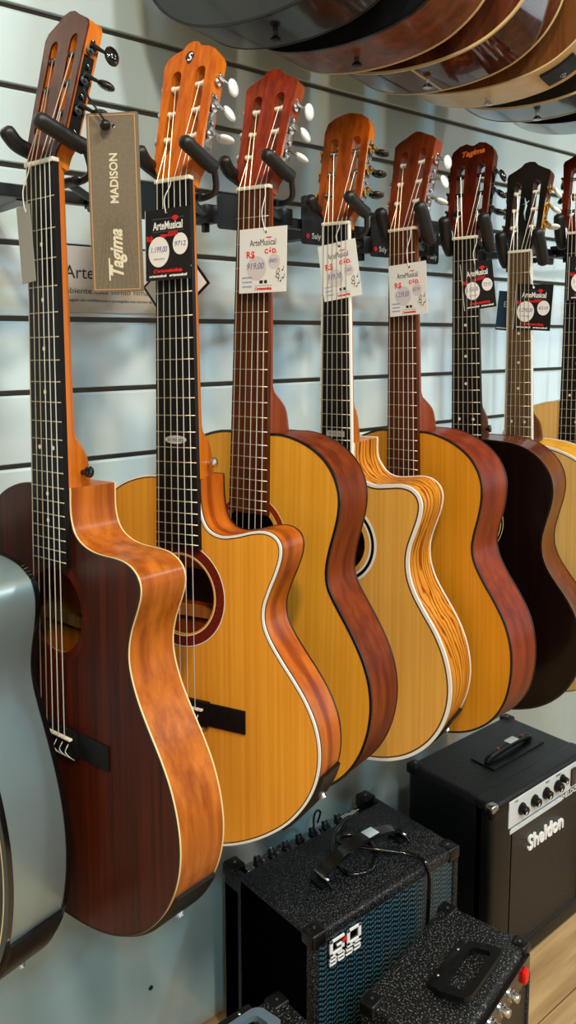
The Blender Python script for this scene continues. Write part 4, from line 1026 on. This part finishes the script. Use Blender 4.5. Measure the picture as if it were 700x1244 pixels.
# cable on top of it
zt2 = gz+.0045
cab = catmull([(gx0+.255,gy0+.19,zt2+.004),(gx0+.20,gy0+.165,zt2),(gx0+.16,gy0+.12,zt2),(gx0+.15,gy0+.07,zt2),(gx0+.19,gy0+.055,zt2),(gx0+.235,gy0+.09,zt2),(gx0+.24,gy0+.13,zt2+.001),(gx0+.21,gy0+.15,zt2+.008),(gx0+.19,gy0+.14,zt2+.008),
    (gx0+.22,gy0+.09,zt2+.008),(gx0+.27,gy0+.035,zt2+.003),(gx0+.275,gy0+.004,zt2+.002),(gx0+.275,gy0-.007,gz-.02),(gx0+.272,gy0-.008,gz-.08),(gx0+.268,gy0-.008,gz-.16)], 6)
tag(tube_obj('power_cable', cab, .0040, black_gloss, None, 10), 'black glossy cable looping over the top of the bass amplifier', 'cable')
cab2 = catmull([(gx0+.19,gy0+.21,gz+.000),(gx0+.20,gy0+.222,gz+.018),(gx0+.215,gy0+.23,gz+.022),(gx0+.23,gy0+.236,gz+.01),(gx0+.235,gy0+.2495,gz-.02)], 6)
tag(tube_obj('thin_cable', cab2, .0022, black_plastic, None, 8), 'thin black cable arching over the back edge of the bass amplifier', 'cable')

# --- Sheldon amp
sx0, sx1, sy0, sy1, sz = 1.245, 1.600, .866, 1.085, H-.900
sh = thing('guitar_amplifier', 'black guitar amplifier with white control strip and white script name on the grille', 'amplifier', Matrix.Translation((sx0, sy0, 0)))
SW, SD = sx1-sx0, sy1-sy0
bm = bmesh.new()
add_box(bm, 0, SW, .012, SD, .008, sz, .014, seg=4)
add_box(bm, 0, .072, 0, .05, .008, sz-.010, .012, seg=3); add_box(bm, SW-.030, SW, 0, .05, .008, sz-.010, .008, seg=3)
add_box(bm, 0, SW, 0, .05, .008, .05, .008, seg=3); add_box(bm, 0, SW, -.001, .05, sz-.034, sz+.0008, .010, seg=4)
mesh_obj('cabinet', bm, tolex_s, sh, True, 40)
box('grille', .072, SW-.029, .003, .013, .045, sz-.066, mesh_g, sh)
bm = bmesh.new(); add_box(bm, .052, SW-.029, -.002, .013, sz-.064, sz-.008, .001); cps = mesh_obj('control_panel', bm, plain('silver_white_panel', rgb(205, 212, 214), .4), sh)
box('panel_stripe', .058, SW-.110, -.0015, .013, sz-.078, sz-.071, plain('silver_white_panel', rgb(205, 212, 214), .4), sh)
for k, x in enumerate((.094, .138, .180, .222, .240)):
    knob(cps, (x, -.002, sz-.036+(.010 if k == 4 else 0)), (0,-1,0), .011 if k < 4 else .008, .014, black_plastic, ink_white)
bm = bmesh.new(); add_box(bm, .274, .292, -.006, .0, sz-.056, sz-.018, .001); mesh_obj('power_switch', bm, black_gloss, cps)
bm = bmesh.new(); lathe(bm, [(.0025,0),(.0025,.002),(.001,.003)], (.262, -.002, sz-.045), (0,-1,0), 12); mesh_obj('indicator_lamp', bm, ink_red, cps, True)
Mf = Matrix.Rotation(PI/2, 4, 'X')
text_obj('lettering', 'SHELDON', .016, ink_white, sh, Matrix.Translation((.284, .0022, sz-.076)) @ Mf, width=.074, bold=.0003)
text_obj('lettering', 'VOL', .006, ink_black, sh, Matrix.Translation((.075, -.0024, sz-.0135)) @ Mf)
text_obj('lettering', 'BASS', .006, ink_black, sh, Matrix.Translation((.185, -.0024, sz-.0135)) @ Mf)
text_obj('lettering', 'TREBLE', .006, ink_black, sh, Matrix.Translation((.225, -.0024, sz-.0135)) @ Mf)
bmt = text_obj('name_lettering', 'Sheldon', .044, ink_white, sh, Matrix.Translation((.192, .0015, sz-.130)) @ Mf, width=.130, bold=.0009, depth=.0022)
for (x, sx) in ((0, 1), (SW, -1)):
    bm = bmesh.new(); add_box(bm, x-.001 if sx > 0 else x-.022, x+.022 if sx > 0 else x+.001, -.001, .02, sz-.016, sz+.001, .006, seg=3)
    mesh_obj('corner_protector', bm, nickel if sx > 0 else nickel, sh, True, 40)
    for y in (SD-.03,):
        corner_cap(x, SD, sz, sx, -1, -1, sh, .026)
bm = bmesh.new(); add_box(bm, .115, .300, .080, .140, sz-.0005, sz+.003, .001)
hs_ = mesh_obj('handle_plate', bm, black_plastic, sh)
bm = bmesh.new(); hp = catmull([(.128,.106,sz+.003),(.138,.106,sz+.012),(.205,.108,sz+.016),(.275,.110,sz+.012),(.285,.110,sz+.003)], 5)
tube(bm, hp, .0075, 10); hh = mesh_obj('strap_handle', bm, black_plastic, sh, True)
box('sticker', .200, .232, .100, .117, sz+.0233, sz+.0242, card_white, hh)
for x in (.165, .255):
    bm = bmesh.new(); lathe(bm, [(.004,0),(.004,.002),(.001,.003)], (x,.108,sz+.0205), (0,0,1), 12); mesh_obj('rivet', bm, plain('copper_rivet', rgb(190,110,70), .3, metal=1), hh, True)
for x in (.03, SW-.03):
    for y in (.03, SD-.03):
        box('foot', x-.014, x+.014, y-.014, y+.014, 0, .009, black_plastic, sh)

# --- small practice amps with loop handles
def small_amp(M, w, d, h, lab, hmat, hx, hy, ctrl=True, hz=0):
    r = thing('practice_amplifier', lab, 'amplifier', M)
    bm = bmesh.new(); add_box(bm, 0, w, .006, d, .008, h, .008, seg=3)
    add_box(bm, 0, .012, 0, .03, .008, h-.05, .004); add_box(bm, w-.012, w, 0, .03, .008, h-.05, .004); add_box(bm, 0, w, 0, .03, .008, .022, .004)
    mesh_obj('cabinet', bm, tolex_m, r, True, 40)
    box('grille', .012, w-.012, .003, .0075, .022, h-.052, mesh_g, r)
    for (x, sx) in ((0, 1), (w, -1)):
        corner_cap(x, d, h, sx, -1, -1, r, .028); corner_cap(x, .004, h, sx, 1, -1, r, .026)
    # rounded rectangular loop handle
    bm = bmesh.new()
    hw, hd, rr = .066, .033, .016
    lp = []
    for cx, cy, a0 in ((hw-rr, hd-rr, 0), (-hw+rr, hd-rr, PI/2), (-hw+rr, -hd+rr, PI), (hw-rr, -hd+rr, 1.5*PI)):
        for k in range(6): a = a0+PI/2*k/5; lp.append((cx+rr*math.cos(a), cy+rr*math.sin(a)))
    inn = [(x*(hw-.016)/hw, y*(hd-.014)/hd) for x, y in lp]
    tl = math.radians(14)
    fn = lambda a, b, z: Vector((hx+a, hy+b*math.cos(tl), h+hz+.004+(hd-b)*math.sin(tl)+z))
    plate(bm, lp, [inn], fn, 0, .009)
    bmesh.ops.remove_doubles(bm, verts=bm.verts[:], dist=1e-5)
    hdl = mesh_obj('loop_handle', bm, hmat, r, True, 30)
    bm = bmesh.new(); add_box(bm, hx-.058, hx+.058, hy+.028, hy+.044, h-.0005, h+.013+hz, .003)
    hb = mesh_obj('handle_mount', bm, black_plastic, hdl, True, 40)
    for s in (-.035, .035):
        bm = bmesh.new(); lathe(bm, [(.003,0),(.0026,.001),(.0005,.0015)], (hx+s, hy+.036, h+.013+hz), (0,0,1), 12); mesh_obj('screw', bm, nickel, hb, True)
    if ctrl:
        bm = bmesh.new(); add_box(bm, .012, w-.012, -.002, .0065, h-.052, h-.012, .001); c = mesh_obj('control_panel', bm, black_gloss, r)
        for k in range(5): knob(c, (.045+.036*k, -.002, h-.032), (0,-1,.0), .009, .014, chrome)
        bm = bmesh.new(); add_box(bm, w-.047, w-.032, -.009, -.001, h-.044, h-.022, .002); mesh_obj('power_switch', bm, plain('red_switch', rgb(225, 25, 20), .3), c, True, 40)
    for x in (.03, w-.03):
        for y in (.03, d-.03): box('foot', x-.012, x+.012, y-.012, y+.012, 0, .009, black_plastic, r)
    return r
# front amp: corners at height H-1.02
an = math.atan2(.862-.804, 1.098-.822)
ax_ = Vector((math.cos(an), math.sin(an), 0)); bx_ = Vector((-math.sin(an), math.cos(an), 0))
orig = Vector((.822, .804, 0))-bx_*.165
Ma = Matrix(((ax_.x, bx_.x, 0, orig.x), (ax_.y, bx_.y, 0, orig.y), (0, 0, 1, 0), (0, 0, 0, 1)))
small_amp(Ma, .282, .165, H-1.02, 'small black carpeted amplifier with black loop handle and red switch, before the bass amplifier', black_plastic, .141, .050)
small_amp(Matrix.Translation((.455, .735, 0)), .283, .165, H-1.02, 'small black carpeted amplifier with blue-grey loop handle at the bottom picture edge', plain('blue_grey_plastic', rgb(92, 112, 128), .35), .150, .100, hz=.024)  # handle colour carries the blue-grey highlights of black plastic

# ------------------------------------------------------------------ lights
def fixture(x, y, z, sx, sy, power, col, lab):
    r = thing('ceiling_light', lab, 'light', Matrix.Translation((x, y, z)), 'ceiling spotlights')
    bm = bmesh.new(); add_box(bm, -sx/2-.02, sx/2+.02, -sy/2-.02, sy/2+.02, 0, .03); mesh_obj('frame', bm, plain('light_frame', rgb(220,220,220), .5), r)
    ld = bpy.data.lights.new('lamp', 'AREA'); ld.shape = 'RECTANGLE'; ld.size = sx; ld.size_y = sy; ld.energy = power; ld.color = col
    lo = bpy.data.objects.new('lamp', ld); lo.location = (0, 0, -.01); link(lo, r)
    return r
COOL = (.72, .90, 1.0); WARM = (1.0, .80, .58); NEU = (1, .90, .76)
W2 = (1.0, .72, .42); C2 = (.42, .82, 1.0)
fixture(-.5, -.7, 3.1, .22, .22, 46, W2, 'square warm ceiling spotlight over the aisle behind the camera')
fixture(.5, -1.0, 3.1, .25, .25, 40, (1, .95, .89), 'square neutral ceiling spotlight near the camera')
fixture(1.5, -.5, 3.1, .22, .22, 20, W2, 'square warm ceiling spotlight above the middle of the guitars')
fixture(-.9, -1.9, 3.1, .25, .25, 44, C2, 'square bluish ceiling spotlight far behind the camera')
fixture(2.0, -1.5, 3.1, .25, .25, 36, C2, 'square bluish ceiling spotlight to the right of the camera')
fixture(3.6, -.9, 3.1, .25, .25, 26, (1, .93, .84), 'square neutral ceiling spotlight far along the aisle')
# invented windows out of view, added to light the room with a cool tone
def added_window_light(name, loc, rot, sx, sy, power, col):
    ld = bpy.data.lights.new(name, 'AREA'); ld.shape = 'RECTANGLE'; ld.size = sx; ld.size_y = sy; ld.energy = power; ld.color = col
    o = bpy.data.objects.new(name, ld); o.location = loc; o.rotation_euler = rot; COL.objects.link(o); return o
WIN = 0
def added_window_bay(x, y, z, w, h, face, power, col):  # made-up frame plus area light, there for brightness and wall reflections
    global WIN; WIN += 1
    root = bpy.data.objects.new('window_%d' % WIN, None); COL.objects.link(root); root['kind'] = 'structure'
    root.location = (x, y, z); root.rotation_euler = (0, 0, 0 if face == 'Y' else PI/2)
    bm = bmesh.new()
    for a in ((-w/2-.05, -w/2, -h/2-.05, h/2+.05), (w/2, w/2+.05, -h/2-.05, h/2+.05), (-w/2, w/2, -h/2-.05, -h/2), (-w/2, w/2, h/2, h/2+.05), (-.015, .015, -h/2, h/2)):
        add_box(bm, a[0], a[1], -.03, .05, a[2], a[3])
    mesh_obj('window_frame', bm, plain('window_frame_paint', rgb(60, 60, 62), .5), root)
    ld = bpy.data.lights.new('daylight', 'AREA'); ld.shape = 'RECTANGLE'; ld.size = w; ld.size_y = h; ld.energy = power; ld.color = col
    o = bpy.data.objects.new('daylight', ld); COL.objects.link(o)
    o.location = (x, y, z); o.rotation_euler = (PI/2, 0, PI if face == 'Y' else PI/2)
    return root
for y in (-.35, -1.5, -2.65, -3.6):
    added_window_bay(5.97, y, 1.45, .72, 2.3, 'X', 9, COOL)
for x in (-.6, .9, 2.3, 3.6, 4.9):
    added_window_bay(x, -4.17, 1.4, .8, 2.0, 'Y', 7, (.8, .93, 1.0))
# unseen timber bays, added to give the glossy wall something to reflect
for k, (x, y, w, d) in enumerate(((5.85, -.92, .3, .3), (5.85, -2.07, .3, .3), (5.85, -3.1, .3, .3), (.15, -4.0, .5, .3), (1.6, -4.0, .45, .3), (2.95, -4.0, .4, .3), (4.25, -4.0, .4, .3))):
    struct(box('trim_%d' % (k+1), x-w/2, x+w/2, y-d/2, y+d/2, 0, 2.7, wood('warm_timber_bay', rgb(150, 84, 40), rgb(186, 112, 58), (20, 20, 2), .5), None, .005))
wd = bpy.data.worlds.new('world'); S.world = wd; wd.use_nodes = True
wd.node_tree.nodes['Background'].inputs[0].default_value = (.55, .75, .9, 1); wd.node_tree.nodes['Background'].inputs[1].default_value = .12

# ------------------------------------------------------------------ camera
cam = bpy.data.cameras.new('camera'); co = bpy.data.objects.new('camera', cam); COL.objects.link(co)
th, pit = math.radians(49.89), math.radians(6.828)
F = Vector((math.cos(th)*math.cos(pit), math.sin(th)*math.cos(pit), -math.sin(pit)))
R = Vector((math.sin(th), -math.cos(th), 0)); U = R.cross(F)
co.matrix_world = Matrix(((R.x, U.x, -F.x, 0), (R.y, U.y, -F.y, 0), (R.z, U.z, -F.z, H), (0, 0, 0, 1)))
cam.sensor_fit = 'VERTICAL'; cam.sensor_height = 36; cam.sensor_width = 36
cam.lens = 986.4/1244*36; cam.shift_y = -(622-527.5)/1244; cam.clip_start = .02
S.camera = co
S.view_settings.view_transform = 'Standard'; S.view_settings.look = 'None'; S.view_settings.gamma = 1
S.view_settings.use_curve_mapping = False
S.view_settings.exposure = 0.3
